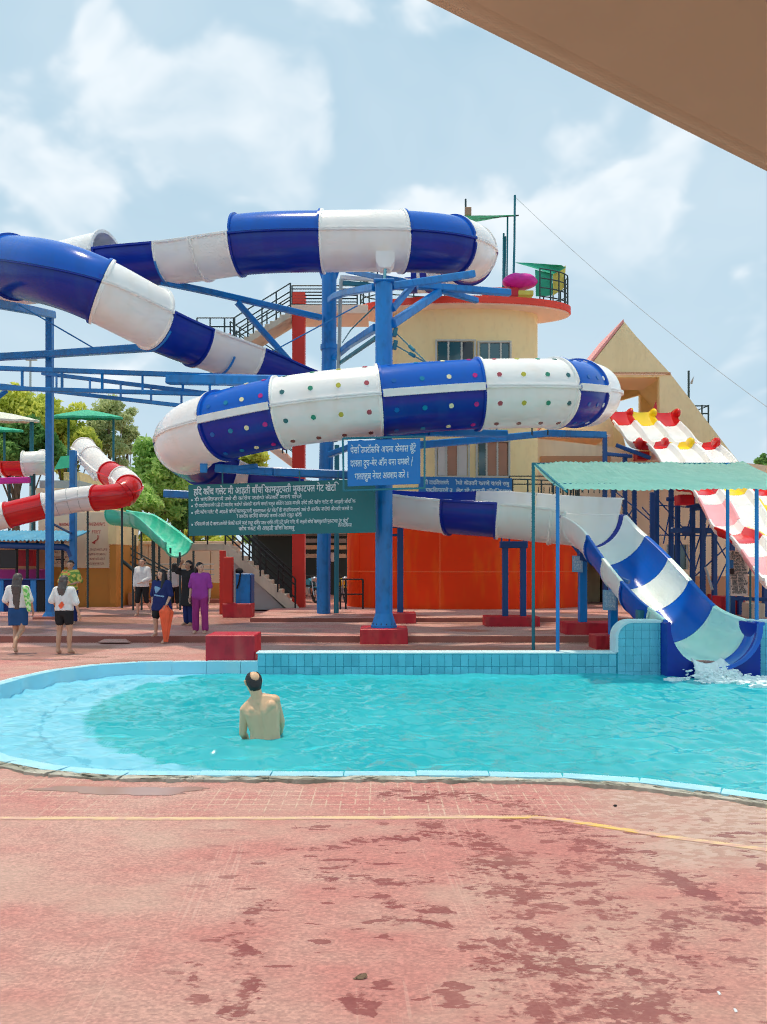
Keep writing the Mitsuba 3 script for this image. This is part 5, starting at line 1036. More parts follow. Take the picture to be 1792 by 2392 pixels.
for x in (279, 316, 360, 372, 416, 452): obj('post', tube([P(x, 1250, 29.8), P(x, 1402, 29.8)], .045, 6), 'rail_dark', sr)
for y in (1318, 1330, 1342): obj('rail', tube([P(276, y, 30.5), P(500, y, 30.5)], .022, 6), 'galv', sr)
obj('foot', wbx(303, 330, 1385, 1412, -.2, .3, 29.5), 'wall_brown', sr)
# bike shed behind column B
sh = thing('bike_shed', 'dark open shed behind the thick columns where motorbikes stand', 'shed')
obj('roof', wbx(560, 830, 1234, 1246, -1, 4, 33), 'galv', sh); obj('back_wall', wbx(555, 840, 1246, 1425, 3.5, 3.8, 33), 'rail_dark', sh)
for y0, y1, m in ((1256, 1266, 'galv'), (1272, 1282, 'cream_pale'), (1293, 1303, 'stair_cream')): obj('shelf', wbx(700, 830, y0, y1, 1.2, 1.8, 33, .01), m, sh)
obj('board', wbx(770, 783, 1290, 1312, .8, .85, 33), 'letter_white', sh)
for x in (600, 700, 812): obj('post', tube([P(x, 1240, 32.5), P(x, 1425, 32.5)], .05, 8), 'rail_dark', sh)
def motorbike(lab, px, Y, yaw, m):
    k = thing('motorbike', lab, 'motorbike', 'motorbikes parked in the shed'); o = np.array([P(px, 1400, Y)[0], Y, .26]); M = T().translate(o.tolist()).rotate([0, 0, 1], yaw)
    for s in (-.62, .62):
        tor = trimesh.creation.torus(major_radius=.26, minor_radius=.05, major_sections=28, minor_sections=8); tor.apply_transform(trimesh.transformations.rotation_matrix(math.pi / 2, [1, 0, 0])); tor.apply_translation([s, 0, .31])
        wq = obj('wheel', tor, 'rubber', k, True, at=M); hub = trimesh.creation.cylinder(radius=.07, height=.12, sections=14); hub.apply_transform(trimesh.transformations.rotation_matrix(math.pi / 2, [1, 0, 0])); hub.apply_translation([s, 0, .31])
        obj('hub', cat_([hub] + [tube([[s, 0, .31], [s + .24 * math.cos(a), 0, .31 + .24 * math.sin(a)]], .008, 5) for a in np.linspace(0, 6.28, 9)[:-1]]), 'chrome', wq, at=M)
    obj('tank', hullpts([[x, y, z] for x, z, w in ((.35, .85, .1), (.30, .68, .13), (-.1, .72, .12), (-.05, .88, .1), (.15, .95, .1)) for y in (-w, w)]), m, k, 50, at=M)
    obj('seat', hullpts([[x, y, z] for x, z in ((-.05, .82), (-.1, .74), (-.75, .84), (-.72, .92)) for y in (-.13, .13)]), 'rubber', k, 50, at=M)
    obj('engine', cat_([bx(-.2, .25, -.13, .13, .3, .62, .05), tube([[.1, .12, .35], [-.3, .15, .28], [-.8, .16, .36]], [.03, .04, .045], 8)]), 'chrome', k, at=M)
    obj('fork', cat_([tube([[.62, y, .31], [.40, y, .98]], .025, 8) for y in (-.08, .08)]), 'chrome', k, at=M)
    obj('handlebar', tube([[.30, -.36, 1.03], [.38, -.2, 1.05], [.40, 0, 1.0], [.38, .2, 1.05], [.30, .36, 1.03]], .016, 8), 'rubber', k, at=M)
    hl_ = trimesh.creation.icosphere(subdivisions=2, radius=.1); hl_.apply_translation([.5, 0, .92]); obj('headlight', hl_, 'chrome', k, True, at=M)
    obj('mudguard', cat_([bx(.42, .82, -.06, .06, .59, .63, .01), bx(-.9, -.42, -.07, .07, .62, .68, .02)]), m, k, at=M)
motorbike('motorbike with teal tank parked in the shed left of the blue column', 722, 29.5, -60, 'steel_teal')
motorbike('motorbike parked in the shed between the red pillar and the blue column', 742, 30.5, -70, 'cloth_navy')
motorbike('yellow motorbike parked in the shed beside the orange tower base', 800, 29.8, -75, 'gel_yellow')
# the shelter the photograph was taken from
dz = .65; d1, d2 = np.array([99 / F, 1, 0]) * dz / (H0 / F), np.array([896 / F, 1, 0]) * dz / ((H0 - 400) / F)
e = (d2 - d1) / np.linalg.norm(d2 - d1); nrm = np.array([e[1], -e[0], 0])
a, b = d1 - e * 2.0, d2 + e * 3.0; zc = CH + dz
sp_ = Polygon([a[:2], b[:2], (b + nrm * 3.5)[:2], (a + nrm * 3.5)[:2]])
obj('shelter_roof', extrude(sp_, zc, zc + .18), 'beige_soffit', label='underside of the beige shelter roof cutting across the top right corner', cat='roof')

nv = np.array([nrm[0], nrm[1], 0]); obj('shelter_roof__edge_roll', tube([a + nv * .02 + [0, 0, zc + .022], (a + b) / 2 + nv * .02 + [0, 0, zc + .022], b + nv * .02 + [0, 0, zc + .022]], .024, 16), 'beige_soffit', smooth=True)
# ---------------------------------------------------------------- trees
def tree(name, lab, px, base_y, cy, rx, ry, Y, m, n, leaf=.3, clumps=14, airy=.0, seed=1, cat='tree'):
    """crown of many leaf clumps round (px, cy), half sizes rx, ry in the photograph's pixels"""
    r_ = np.random.default_rng(seed); k = thing(name, lab, cat); c = P(px, cy, Y); sx, sz = rx / F * Y, ry / F * Y; g = P(px, base_y, Y)[2]
    cen = []
    while len(cen) < clumps:
        q = r_.uniform(-1, 1, 3)
        if np.linalg.norm(q) < 1: cen.append(q * [sx, sx * .8, sz] * .86 + c)
    cen = np.array(cen); rad = r_.uniform(.28, .52, clumps) * (1 - airy * .4) * (sx * .6 + sz * .4)
    top = c + [0, 0, sz * .3]
    base = np.array([c[0] + r_.normal(0, .2), Y, g])
    tk = [tube([base, base + (top - base) * .35 + [r_.normal(0, .12), 0, 0], base + (top - base) * .7 + [r_.normal(0, .15), 0, 0], top], [.16, .13, .09, .03], 8)]
    for q in cen[: max(6, clumps // 2)]:
        s = base + (top - base) * r_.uniform(.3, .75); tk.append(tube([s, (s + q) / 2 + r_.normal(0, .12, 3), q], [.06, .04, .015], 6))
    obj('trunk', cat_(tk), 'bark', k, True)
    w = rad ** 2.2; i = r_.choice(clumps, n, p=w / w.sum()); dv = r_.normal(size=(n, 3)); dv /= np.linalg.norm(dv, axis=1, keepdims=True)
    rr_ = r_.random(n) ** (.42) ; p = cen[i] + dv * (rad[i] * rr_)[:, None] * [1, 1, .8]
    p += (meshkit.noise(p * 1.4, 3)[:, None] - .5) * .5
    a = r_.normal(size=(n, 3)); a[:, 2] -= .4; a /= np.linalg.norm(a, axis=1, keepdims=True); b = np.cross(a, r_.normal(size=(n, 3))); b /= np.linalg.norm(b, axis=1, keepdims=True)
    L_ = leaf * r_.uniform(.6, 1.3, n)[:, None]; v = np.stack([p - a * L_ * .5, p + b * L_ * .22, p + a * L_ * .5, p - b * L_ * .22], 1).reshape(-1, 3)
    q = np.arange(n)[:, None] * 4; f = np.vstack([q + [0, 1, 2], q + [0, 2, 3]])
    obj('crown', trimesh.Trimesh(v, f, process=False), m, k)
tree('broad_tree', 'dense yellow green tree behind the pale umbrella at the left edge', 40, 1400, 975, 105, 75, 40, 'leaf_lime', 9500, .36, 24, .2, 1)
tree('broad_tree', 'darker green tree below the yellow green crown at the left edge', 45, 1400, 1045, 100, 62, 37, 'leaf_dark', 12000, .32, 18, 0, 2)
tree('broad_tree', 'light green tree right behind the tall square column under the green umbrella', 165, 1400, 1040, 70, 105, 41, 'leaf_lime', 7500, .32, 20, .6, 3)
tree('slender_tree', 'airy grey green tree with thin crown right of the green umbrella', 252, 1400, 1030, 62, 110, 43, 'leaf_grey', 6500, .28, 22, .9, 4)
tree('slender_tree', 'tall wispy tree rising highest behind the bent red and white tube', 285, 1400, 1010, 45, 80, 45, 'leaf_grey', 3400, .26, 18, 1, 5)
tree('broad_tree', 'fresh green bushy tree filling the gap left of the lower slide loop', 365, 1400, 1120, 66, 115, 38, 'leaf_fresh', 9500, .32, 24, .3, 6)
tree('broad_tree', 'lower fresh green tree behind the mint green slide', 300, 1400, 1180, 70, 85, 36, 'leaf_fresh', 9000, .28, 16, .2, 7)
tree('broad_tree', 'dark green tree behind the left end of the green notice', 430, 1400, 1160, 50, 90, 40, 'leaf_dark', 7000, .3, 14, .1, 8)
tree('palm_like_tree', 'yellow green tree glimpsed between the lower loop and the green notice', 585, 1400, 1075, 48, 40, 42, 'leaf_lime', 3500, .34, 14, .5, 9)
tree('broad_tree', 'green tree glimpsed under the right half of the green notice', 630, 1400, 1250, 60, 45, 42, 'leaf_fresh', 4000, .3, 12, .2, 10)
tree('broad_tree', 'small distant green tree top above the awning at the right edge', 1786, 1400, 1080, 22, 14, 60, 'leaf_dark', 1800, .34, 8, 0, 11)
tree('hedge_bush', 'bright green bush above the boundary wall under the mint green slide', 330, 1400, 1245, 48, 30, 34, 'leaf_lime', 4000, .22, 10, 0, 12, 'bush')
tree('hedge_bush', 'bright green bush above the boundary wall under the green notice', 480, 1400, 1258, 60, 24, 34, 'leaf_lime', 4000, .22, 10, 0, 13, 'bush')
# ---------------------------------------------------------------- people
Mf = m3.Manifold
def sph(p, r, n=14): return Mf.sphere(r, n).translate([float(v) for v in p])
def bone(*pr): return Mf.batch_hull([sph(p, r) for p, r in pr])
def union(l): return Mf.batch_boolean(l, m3.OpType.Add)
def smooth_mesh(mf, ref=.03, it=8):
    mf = mf.refine_to_length(ref); q = mf.to_mesh(); t = trimesh.Trimesh(q.vert_properties[:, :3], q.tri_verts)
    trimesh.smoothing.filter_taubin(t, .5, .53, it); return t
def joints(o):
    J = dict(pel=(0, 0, .93), wai=(0, .01, 1.08), che=(0, .01, 1.27), nec=(0, -.01, 1.44), hea=(0, .015, 1.585), face=(0, .1, 0),
             lsh=(-.165, 0, 1.385), rsh=(.165, 0, 1.385), lel=(-.215, -.02, 1.11), rel=(.215, -.02, 1.11), lwr=(-.225, .05, .875), rwr=(.225, .05, .875),
             lhi=(-.09, 0, .90), rhi=(.09, 0, .90), lkn=(-.095, .02, .49), rkn=(.095, .02, .49), lan=(-.1, -.02, .085), ran=(.1, -.02, .085), lto=(-.115, .13, .025), rto=(.115, .13, .025))
    J.update(o); return {k: np.array(v, float) for k, v in J.items()}
def hand(wr, el, side, curl=.5):
    d, s, u = frame(wr - el); s = np.array([side * .15, 1.0, 0]); s -= d * (s @ d); s /= np.linalg.norm(s); n = np.cross(s, d)
    base = wr + d * .015; pal = wr + d * .085; out = [bone((base - s * .018, .013), (base + s * .018, .013), (pal - s * .030, .011), (pal + s * .030, .011))]
    for i, l in enumerate((.062, .074, .070, .054)):
        a = pal + s * (.030 - .020 * i); k1 = a + d * l * .5 + n * side * .012 * curl; k2 = k1 + d * l * .45 + n * side * .03 * curl
        out.append(bone((a, .0095), (k1, .0088))); out.append(bone((k1, .0088), (k2, .0075)))
    a = base + s * .022; k1 = a + s * .028 + d * .03; k2 = k1 + d * .034 + s * .006; out += [bone((a, .011), (k1, .0095)), bone((k1, .0095), (k2, .008))]
    return out
def person(lab, px, py, z0, yaw, h, pose, skin_, clothes, hair, group=None, Yoverride=None, fem=False, fat=1.0):
    Y = Yoverride or (CH - z0) * F / (py - H0); o = P(px, py, Y); o[2] = z0; k = thing('person', lab, 'person', group); J = joints(pose); s = h / 1.70
    M = T().translate(o.tolist()).rotate([0, 0, 1], yaw).scale(s); f = fat
    hd = J['hea']; fc = np.array(pose.get('look', (0, 1, 0)), float); fc /= np.linalg.norm(fc); sd = np.cross(fc, [0, 0, 1]); sd /= np.linalg.norm(sd)
    w = .9 if fem else 1.0
    torso = [bone((J['pel'] + [-.07 * f, 0, 0], .095 * f), (J['pel'] + [.07 * f, 0, 0], .095 * f), (J['wai'] + [-.055 * f, 0, 0], .088 * f), (J['wai'] + [.055 * f, 0, 0], .088 * f)),
             bone((J['wai'] + [-.055 * f, 0, 0], .088 * f), (J['wai'] + [.055 * f, 0, 0], .088 * f), (J['che'] + [-.085 * w, 0, 0], .095), (J['che'] + [.085 * w, 0, 0], .095)),
             bone((J['che'] + [-.085 * w, 0, 0], .095), (J['che'] + [.085 * w, 0, 0], .095), (J['lsh'], .052), (J['rsh'], .052), (J['nec'] - [0, 0, .04], .06))]
    parts = torso + [bone((J['nec'] - [0, 0, .05], .056), (hd - [0, 0, .07], .05)),
             bone((hd + [0, 0, .035] - fc * .015, .088), (hd + [0, 0, .02] + fc * .025, .075), (hd - [0, 0, .065] + fc * .048, .042)), bone((hd + fc * .085 + [0, 0, .01], .012), (hd + fc * .108 - [0, 0, .022], .014)),
             *[bone((hd + sd * q * .083 - [0, 0, .005], .014), (hd + sd * q * .088 + [0, 0, .02] - fc * .01, .016)) for q in (-1, 1)]]
    for a in 'lr':
        sg = -1 if a == 'l' else 1
        parts += [bone((J[a + 'sh'], .05), (J[a + 'el'], .038)), bone((J[a + 'el'], .037), (J[a + 'wr'], .025)), *hand(J[a + 'wr'], J[a + 'el'], sg),
                  bone((J[a + 'hi'], .092 * f), (J[a + 'kn'], .056)), bone((J[a + 'kn'], .054), ((J[a + 'kn'] * .62 + J[a + 'an'] * .38) - [0, .02, 0], .053), (J[a + 'an'], .034)), bone((J[a + 'an'] - [0, .02, .03], .036), (J[a + 'an'], .034), (J[a + 'to'], .022), (J[a + 'to'] + [.025 * sg, -.02, 0], .02))]
    obj('body', smooth_mesh(union(parts), .022, 5), skin_, k, True, at=M)
    for q in (-1, 1): obj('eye', trimesh.creation.icosphere(subdivisions=1, radius=.011).apply_translation(hd + fc * .092 + sd * q * .032 + [0, 0, .018]), 'eye_dark', k, True, at=M)
    lp = bone((hd + fc * .088 - sd * .018 - [0, 0, .055], .007), (hd + fc * .088 + sd * .018 - [0, 0, .055], .007)); obj('mouth', smooth_mesh(lp, .01, 1), 'lip', k, True, at=M)
    def grow(lst, d): return [Mf.batch_hull([sph(p, r + d) for p, r in l]) for l in lst]
    for c in clothes:
        kind, m = c['k'], c['m']; e = c.get('e', .018); L_ = []
        if kind in ('shirt', 'dress'):
            hem = c.get('hem', .86)
            L_ += grow([[(J['pel'] + [-.075 * f, 0, -.03], .10 * f), (J['pel'] + [.075 * f, 0, -.03], .10 * f), (J['wai'] + [-.06 * f, 0, 0], .095 * f), (J['wai'] + [.06 * f, 0, 0], .095 * f)],
                        [(J['wai'] + [-.06 * f, 0, 0], .095 * f), (J['wai'] + [.06 * f, 0, 0], .095 * f), (J['che'] + [-.085 * w, 0, 0], .098), (J['che'] + [.085 * w, 0, 0], .098)],
                        [(J['che'] + [-.085 * w, 0, 0], .098), (J['che'] + [.085 * w, 0, 0], .098), (J['lsh'], .055), (J['rsh'], .055), (J['nec'] - [0, 0, .055], .058)]], e)
            if hem < .8: L_ += grow([[(J['pel'] + [-.08 * f, 0, 0], .10 * f), (J['pel'] + [.08 * f, 0, 0], .10 * f), (np.array([-.12, 0, hem - .02]) + J['pel'] * [1, 1, 0], .12), (np.array([.12, 0, hem - .02]) + J['pel'] * [1, 1, 0], .12)]], e)
            for a in 'lr':
                t = c.get('sl', .8)
                if t <= 1: el = J[a + 'sh'] + (J[a + 'el'] - J[a + 'sh']) * t; L_ += grow([[(J[a + 'sh'], .055), (el, .056 if t < .9 else .048)]], e * .9)
                else: wr = J[a + 'el'] + (J[a + 'wr'] - J[a + 'el']) * (t - 1); L_ += grow([[(J[a + 'sh'], .055), (J[a + 'el'], .046)], [(J[a + 'el'], .046), (wr, .036)]], e * .9)
            mf = union(L_).trim_by_plane((0, 0, 1), hem)
        elif kind == 'skirt':
            hem = c.get('hem', .6)
            mf = union(grow([[(J['pel'] + [-.075, 0, .08], .09), (J['pel'] + [.075, 0, .08], .09), (J['pel'] + [-.09, 0, -.05], .10), (J['pel'] + [.09, 0, -.05], .10)], [(J['pel'] + [-.09, 0, -.05], .10), (J['pel'] + [.09, 0, -.05], .10), (J['pel'] * [1, 1, 0] + [-.10, .02, hem - .02], .085), (J['pel'] * [1, 1, 0] + [.10, .02, hem - .02], .085)]], e)).trim_by_plane((0, 0, 1), hem).trim_by_plane((0, 0, -1), -1.06)
        else:
            t = c.get('leg', .5)
            L_ += grow([[(J['pel'] + [-.075 * f, 0, .06], .092 * f), (J['pel'] + [.075 * f, 0, .06], .092 * f), (J['lhi'], .095 * f), (J['rhi'], .095 * f)]], e)
            for a in 'lr':
                if t <= 1: kn = J[a + 'hi'] + (J[a + 'kn'] - J[a + 'hi']) * t; L_ += grow([[(J[a + 'hi'], .094 * f), (kn, .075)]], e)
                else: an = J[a + 'kn'] + (J[a + 'an'] - J[a + 'kn']) * (t - 1); L_ += grow([[(J[a + 'hi'], .094 * f), (J[a + 'kn'], .062)], [(J[a + 'kn'], .062), (an, .058)]], e)
            mf = union(L_).trim_by_plane((0, 0, -1), -1.04)
        q = smooth_mesh(mf, .026, 4); v = q.vertices; q.vertices = v + q.vertex_normals * ((meshkit.fbm(v * [9, 9, 5] + px, 3, 3) - .5) * .022)[:, None]
        obj(c.get('n', {'shirt': 'shirt', 'dress': 'tunic', 'skirt': 'skirt', 'pants': 'trousers'}.get(kind, 'shorts')), q, m, k, True, at=M)
    hm, hl_ = hair
    cap = bone((hd + [0, 0, .045] - fc * .022, .094), (hd + [0, 0, .02] - fc * .035, .088)) - bone((hd - [0, 0, .03] + fc * .10, .085), (hd - [0, 0, .1] + fc * .08, .09), (hd + [0, 0, .0] + fc * .09, .075))
    L_ = [cap]
    if hl_ > .05:
        b = hd - fc * .06; L_.append(bone((b + sd * .05, .05), (b - sd * .05, .05), (b - [0, 0, .17] + sd * .062 - fc * .04, .04), (b - [0, 0, .17] - sd * .062 - fc * .04, .04)))
        if hl_ > .25: L_.append(bone((b - [0, 0, .16] + sd * .062 - fc * .045, .042), (b - [0, 0, .16] - sd * .062 - fc * .045, .042), (b - [0, 0, hl_] + sd * .035 - fc * .05, .028), (b - [0, 0, hl_] - sd * .03 - fc * .05, .025)))
        if pose.get('front'):
            for q in (-1, 1): L_.append(bone((hd + sd * q * .075 + fc * .01 + [0, 0, .03], .035), (hd + sd * q * .095 + fc * .02 - [0, 0, .14], .036), (hd + sd * q * .09 + fc * .09 - [0, 0, .30], .022)))
    q = smooth_mesh(union(L_), .02, 4); v = q.vertices; q.vertices = v + q.vertex_normals * ((meshkit.noise(v * [70, 70, 9], 4) - .5) * .016)[:, None]
    obj('hair', q, hm, k, True, at=M)
    return k, M, J
def apply(M, p): m = np.array(M.matrix); return (m @ np.r_[p, 1])[:3]
# two girls walking away at the left
person('girl with very long hair, white top and blue skirt walking away, leftmost', 42, 1526, 0, 12, 1.60, dict(lkn=(-.07, .12, .50), lan=(-.05, .0, .09), lto=(-.05, .14, .03), rkn=(.08, -.02, .49), ran=(.02, -.30, .30), rto=(.0, -.36, .17), lel=(-.25, -.03, 1.13), lwr=(-.20, .14, 1.0), rel=(.26, -.04, 1.13), rwr=(.27, .10, .92), look=(.1, 1, -.1)), 'skin_tan',
       [dict(k='skirt', m='cloth_blue', hem=.60, e=.012), dict(k='shirt', m='cloth_white', hem=.98, sl=.95, e=.024)], ('hair_brown', .62), fem=True)
q = smooth_mesh(bone((P(60, 1375, 15.1), .06), (P(64, 1400, 15.1), .055), (P(68, 1425, 15.05), .04)), .02, 4); obj('towel', q, 'cloth_lime', smooth=True, label='lime green patterned cloth over the right arm of the girl in the blue skirt', cat='cloth')
kg, Mg, Jg = person('girl in loose white shirt with orange print and black shorts, seen from behind', 150, 1527, 0, -6, 1.56, dict(lel=(-.27, -.02, 1.16), lwr=(-.24, .13, 1.02), rel=(.27, .0, 1.12), rwr=(.31, .06, .86), lan=(-.13, -.02, .085), ran=(.13, -.02, .085), lto=(-.15, .13, .025), rto=(.15, .13, .025), lkn=(-.12, .02, .49), rkn=(.12, .02, .49), look=(.1, 1, 0)), 'skin_tan',
       [dict(k='shorts', m='cloth_black', leg=.48, e=.022), dict(k='shirt', m='cloth_white', hem=.95, sl=.98, e=.036)], ('hair_brown', .34), fem=True)
pr = smooth_mesh(bone(((-.05, -.135, 1.06), .012), ((.06, -.135, 1.08), .012), ((0, -.14, 1.0), .012), ((.02, -.135, 1.14), .012)), .02, 1); obj('print', pr, 'cloth_orange', kg, True, at=Mg)
person('man in a bright floral shirt facing the camera behind the girl in black shorts', 165, 1440, .15, 178, 1.72, dict(lel=(-.30, .06, 1.15), lwr=(-.10, .20, 1.08), rel=(.27, .05, 1.13), rwr=(.12, .22, 1.05), look=(-.1, 1, -.1)), 'skin_tan',
       [dict(k='pants', m='cloth_navy', leg=1.9), dict(k='shirt', m='cloth_floral', hem=.84, sl=.9, e=.026)], ('hair_black', 0), Yoverride=20.6)
person('young man in loose white shirt and black knee length shorts walking towards the pool', 333, 1440, .15, 172, 1.80, dict(rkn=(.11, .10, .50), ran=(.12, .06, .10), rto=(.13, .2, .03), lkn=(-.10, -.02, .49), lan=(-.20, -.22, .13), lto=(-.22, -.10, .03), lel=(-.23, .05, 1.12), lwr=(-.08, .17, 1.02), rel=(.23, -.02, 1.1), rwr=(.21, .05, .87)), 'skin_light',
       [dict(k='shorts', m='cloth_black', leg=1.12, e=.014), dict(k='shirt', m='cloth_white', hem=.87, sl=1.85, e=.026)], ('hair_black', 0))
kb, Mb, Jb = person('long haired woman in navy blue top and black shorts carrying an orange towel', 378, 1488, .0, 165, 1.66, dict(rkn=(.12, .08, .56), ran=(.13, .04, .235), rto=(.14, .18, .18), lkn=(-.10, .06, .50), lan=(-.11, .06, .085), lto=(-.12, .21, .025), lel=(-.24, .02, 1.12), lwr=(-.20, .14, .90), rel=(.24, -.02, 1.12), rwr=(.22, .05, .88), front=1, look=(.25, 1, .05)), 'skin_light',
       [dict(k='shorts', m='cloth_black', leg=.75, e=.02), dict(k='shirt', m='cloth_navy', hem=.76, sl=.95, e=.03)], ('hair_black', .5), Yoverride=17.25, fem=True, fat=1.08)
for nm, pts_, mm in (('print', [((-.02, .135, 1.27), .03), ((.08, .13, 1.3), .03), ((.06, .14, 1.18), .02)], 'cloth_sky'), ('print', [((-.12, .13, 1.09), .02), ((.10, .13, 1.12), .02)], 'cloth_sky')):
    obj(nm, smooth_mesh(bone(*pts_), .02, 1), mm, kb, True, at=Mb)
hp = apply(Mb, Jb['lwr']) + [0, -.03, -.08]
tw2 = []
for i in range(28):
    u = i / 27; row = []
    for a in np.linspace(0, 2 * math.pi, 28, endpoint=False):
        r_ = (.05 + .10 * min(1, u * 7)) * (1 - .72 * max(0, u - .12) / .88); fo = 1 + .22 * math.sin(5 * a + 2 * u) * min(1, u * 6)
        row.append(hp + [r_ * fo * 1.0 * math.cos(a), r_ * fo * .5 * math.sin(a), .05 - u * .80 + (.03 * math.sin(3 * a) if i == 0 else 0)])
    tw2.append(row)
tw2 = np.array(tw2); obj('towel', skin(tw2, tw2 * .985 + tw2.mean(1, keepdims=True) * .015, True), 'cloth_orange', smooth=True, label='bright orange towel hanging from the hand of the woman in navy blue', cat='towel')
person('person in pale shirt and dark trousers seen from behind, beside the black robe', 408, 1412, .15, 10, 1.64, dict(lel=(-.22, .1, 1.13), lwr=(-.12, .22, 1.05)), 'skin_light', [dict(k='pants', m='cloth_black', leg=1.6), dict(k='shirt', m='cloth_grey', hem=.80, sl=1.1, e=.03)], ('hair_black', .06), Yoverride=27.5)
person('person in a long black robe and navy trousers raising a hand to the head', 441, 1461, .15, 150, 1.72, dict(rel=(.33, .08, 1.42), rwr=(.16, .12, 1.60), lel=(-.22, .0, 1.12), rkn=(.08, .03, .49), lkn=(-.06, .0, .49), lan=(-.05, -.05, .085), lto=(-.06, .1, .025)), 'skin_tan',
       [dict(k='pants', m='cloth_navy', leg=1.95), dict(k='dress', m='cloth_black', hem=.52, sl=1.4, e=.028)], ('hair_black', .3), fem=True)
person('woman in purple top and magenta trousers standing at the deck step', 468, 1480, .15, 176, 1.67, dict(lel=(-.23, -.02, 1.12), lwr=(-.24, .05, .87), rel=(.23, -.02, 1.12), rwr=(.24, .05, .87), look=(-.75, .6, 0), lan=(-.12, -.02, .085), ran=(.12, -.02, .085), lkn=(-.11, .02, .49), rkn=(.11, .02, .49)), 'skin_light',
       [dict(k='pants', m='cloth_magenta', leg=1.9, e=.022), dict(k='shirt', m='cloth_purple', hem=.80, sl=.92, e=.028)], ('hair_black', .12), fem=True, fat=1.04)
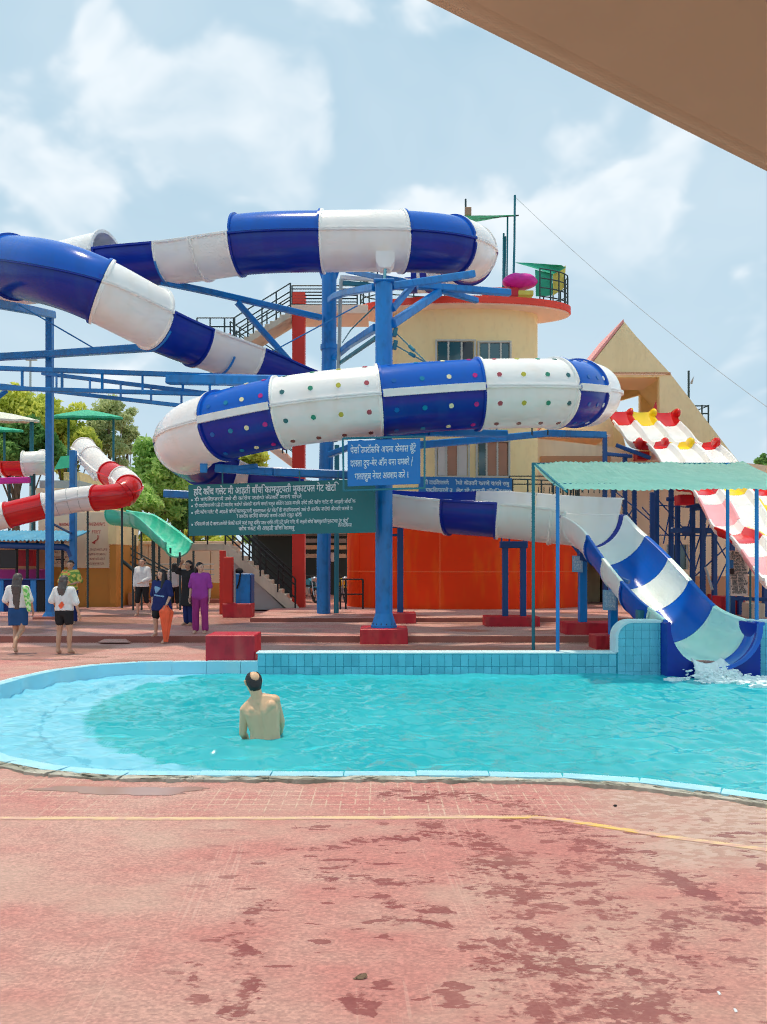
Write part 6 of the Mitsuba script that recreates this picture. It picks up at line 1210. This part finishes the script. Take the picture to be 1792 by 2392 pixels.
# the bather: seen from behind, waist deep, head bowed to the left
def bather():
    k = thing('person', 'balding bare backed man standing waist deep in the pool seen from behind', 'person'); o = P(606, 1728, 8.74); o[2] = WZ; M = T().translate(o.tolist())
    pel, wai, che, nec = np.array([.07, 0, -.12]), np.array([.065, .0, .09]), np.array([.025, .02, .31]), np.array([-.03, .05, .49])
    hd = np.array([-.085, .09, .638]); lsh, rsh = np.array([-.172, .03, .335]), np.array([.168, .05, .445]); fc = np.array([-.42, .80, -.62]); fc /= np.linalg.norm(fc); sd = np.cross(fc, [0, 0, 1]); sd /= np.linalg.norm(sd); uph = np.cross(sd, fc)
    lel, rel = np.array([-.195, .02, .07]), np.array([.235, .12, .19]); lwr, rwr = np.array([-.17, .20, -.06]), np.array([.20, .32, .02])
    L_ = [bone((pel + [-.08, 0, 0], .105), (pel + [.08, 0, 0], .105), (wai + [-.075, 0, 0], .095), (wai + [.075, 0, 0], .095)),
          bone((wai + [-.075, 0, 0], .095), (wai + [.075, 0, 0], .095), (che + [-.105, 0, -.02], .098), (che + [.105, 0, .02], .098)),
          bone((che + [-.105, 0, -.02], .098), (che + [.105, 0, .02], .098), (lsh + [.02, 0, 0], .062), (rsh - [.02, 0, 0], .066), (nec - [0, .01, .05], .065)),
          bone((lsh, .062), (nec - [.02, 0, .01], .05)), bone((rsh, .066), (nec - [-.02, 0, .01], .052)),
          bone((che + [-.10, -.035, .03], .06), (che + [-.05, -.042, -.03], .05)), bone((che + [.11, -.04, .09], .062), (che + [.065, -.048, 0], .055)),
          bone((nec - [0, 0, .05], .07), (hd - uph * .05 - fc * .03, .066)),
          bone((hd + uph * .03 - fc * .025, .094), (hd + uph * .015 + fc * .03, .080), (hd - uph * .08 + fc * .055, .046)), bone((hd + fc * .09, .013), (hd + fc * .115 - uph * .03, .016)),
          *[bone((hd + sd * q * .088 - uph * .01, .014), (hd + sd * q * .095 + uph * .025 - fc * .012, .018)) for q in (-1, 1)]]
    for a, b, c_, sg in ((lsh, lel, lwr, -1), (rsh, rel, rwr, 1)):
        L_ += [bone((a, .058), ((a + b) / 2, .052), (b, .043)), bone((b, .042), (b * .65 + c_ * .35, .043), (c_, .028)), *hand(c_, b, sg)]
    for s in (-1, 1): L_ += [bone((pel + [s * .09, 0, -.04], .10), (pel + [s * .11, .05, -.45], .06)), bone((pel + [s * .11, .05, -.45], .06), (pel + [s * .11, 0, -.86], .04)), bone((pel + [s * .11, 0, -.88], .04), (pel + [s * .12, .15, -.92], .025))]
    t = smooth_mesh(union(L_), .013, 14); v = t.vertices; n = t.vertex_normals
    sp = np.interp(v[:, 2], [-.1, .1, .31, .45], [.068, .062, .03, -.02]); back = np.clip(-n[:, 1], 0, 1)
    groove = np.exp(-((v[:, 0] - sp) / .018) ** 2) * (v[:, 2] < .42) * (v[:, 2] > -.1)
    blade = np.exp(-((v[:, 0] - sp - .075 - (v[:, 2] - .2) * .12) / .02) ** 2) * np.clip(1 - abs(v[:, 2] - .25) / .12, 0, 1) + .7 * np.exp(-((v[:, 0] - sp + .085) / .022) ** 2) * np.clip(1 - abs(v[:, 2] - .2) / .12, 0, 1)
    t.vertices = v - n * ((groove * .012 + blade * .006) * back)[:, None]
    obj('body', t, 'skin_bather', k, True, at=M)
    cr = np.array([.30, -.60, .74]); cr /= np.linalg.norm(cr)
    cap = bone((hd + uph * .03 - fc * .028, .099), (hd + uph * .0 - fc * .035, .093), (hd - uph * .06 - fc * .04, .074)) - bone((hd - uph * .03 + fc * .13, .095), (hd - uph * .12 + fc * .09, .1), (hd + uph * .06 + fc * .13, .09)) - bone((hd + cr * .128, .055), (hd + uph * .13 + fc * .03, .050))
    q = smooth_mesh(cap, .012, 3); v = q.vertices; q.vertices = v + q.vertex_normals * ((meshkit.noise(v * 90, 4) - .5) * .006)[:, None]; obj('hair', q, 'hair_black', k, True, at=M)
    tr_ = Mf.batch_hull([sph(pel + [-.09, 0, .03], .118), sph(pel + [.09, 0, .03], .118), sph(pel + [-.09, 0, -.2], .12), sph(pel + [.09, 0, -.2], .12)]).trim_by_plane((-.05, 0, -1), -.022)
    obj('swim_trunks', smooth_mesh(tr_, .03, 2), 'cloth_navy', k, True, at=M)
    for q in (-1, 1): obj('eye', trimesh.creation.icosphere(subdivisions=1, radius=.011).apply_translation(hd + fc * .098 + sd * q * .033 + uph * .015), 'eye_dark', k, True, at=M)
bather()
# small things on the near deck
lf = [hullpts([P(840, 2296, 3.37) * [1, 1, 0] + [x, y, z] for x, y, z in ((-.03, -.012, .003), (0, .018, .010), (.030, .020, .014), (.036, .0, .006), (.010, -.016, .004), (.0, .0, .010))])]
obj('dry_leaf', lf[0], 'leaf_dry', smooth=True, label='curled brown dry leaf lying on the wet trail near the bottom of the picture', cat='leaf')
obj('pebble', bx(*(lambda c: (c[0] - .012, c[0] + .014, c[1] - .01, c[1] + .01, 0, .014))(P(1437, 1884, CH * F / (1884 - H0))), .005), 'rubber', label='tiny black pebble on the deck between the pool rim and the yellow line', cat='pebble')
for x, y in ((1680, 2322), (1718, 2362)):
    c = P(x, y, CH * F / (y - H0)); obj('paper_scrap', hullpts([c + [a, b, d + .002] for a, b, d in ((-.006, -.012, 0), (.006, -.01, .002), (.008, .014, .001), (-.004, .012, .003))]), 'letter_white', label='white scrap of paper at the bottom right, upper one' if y < 2340 else 'white scrap of paper at the bottom right, lower one', cat='scrap')
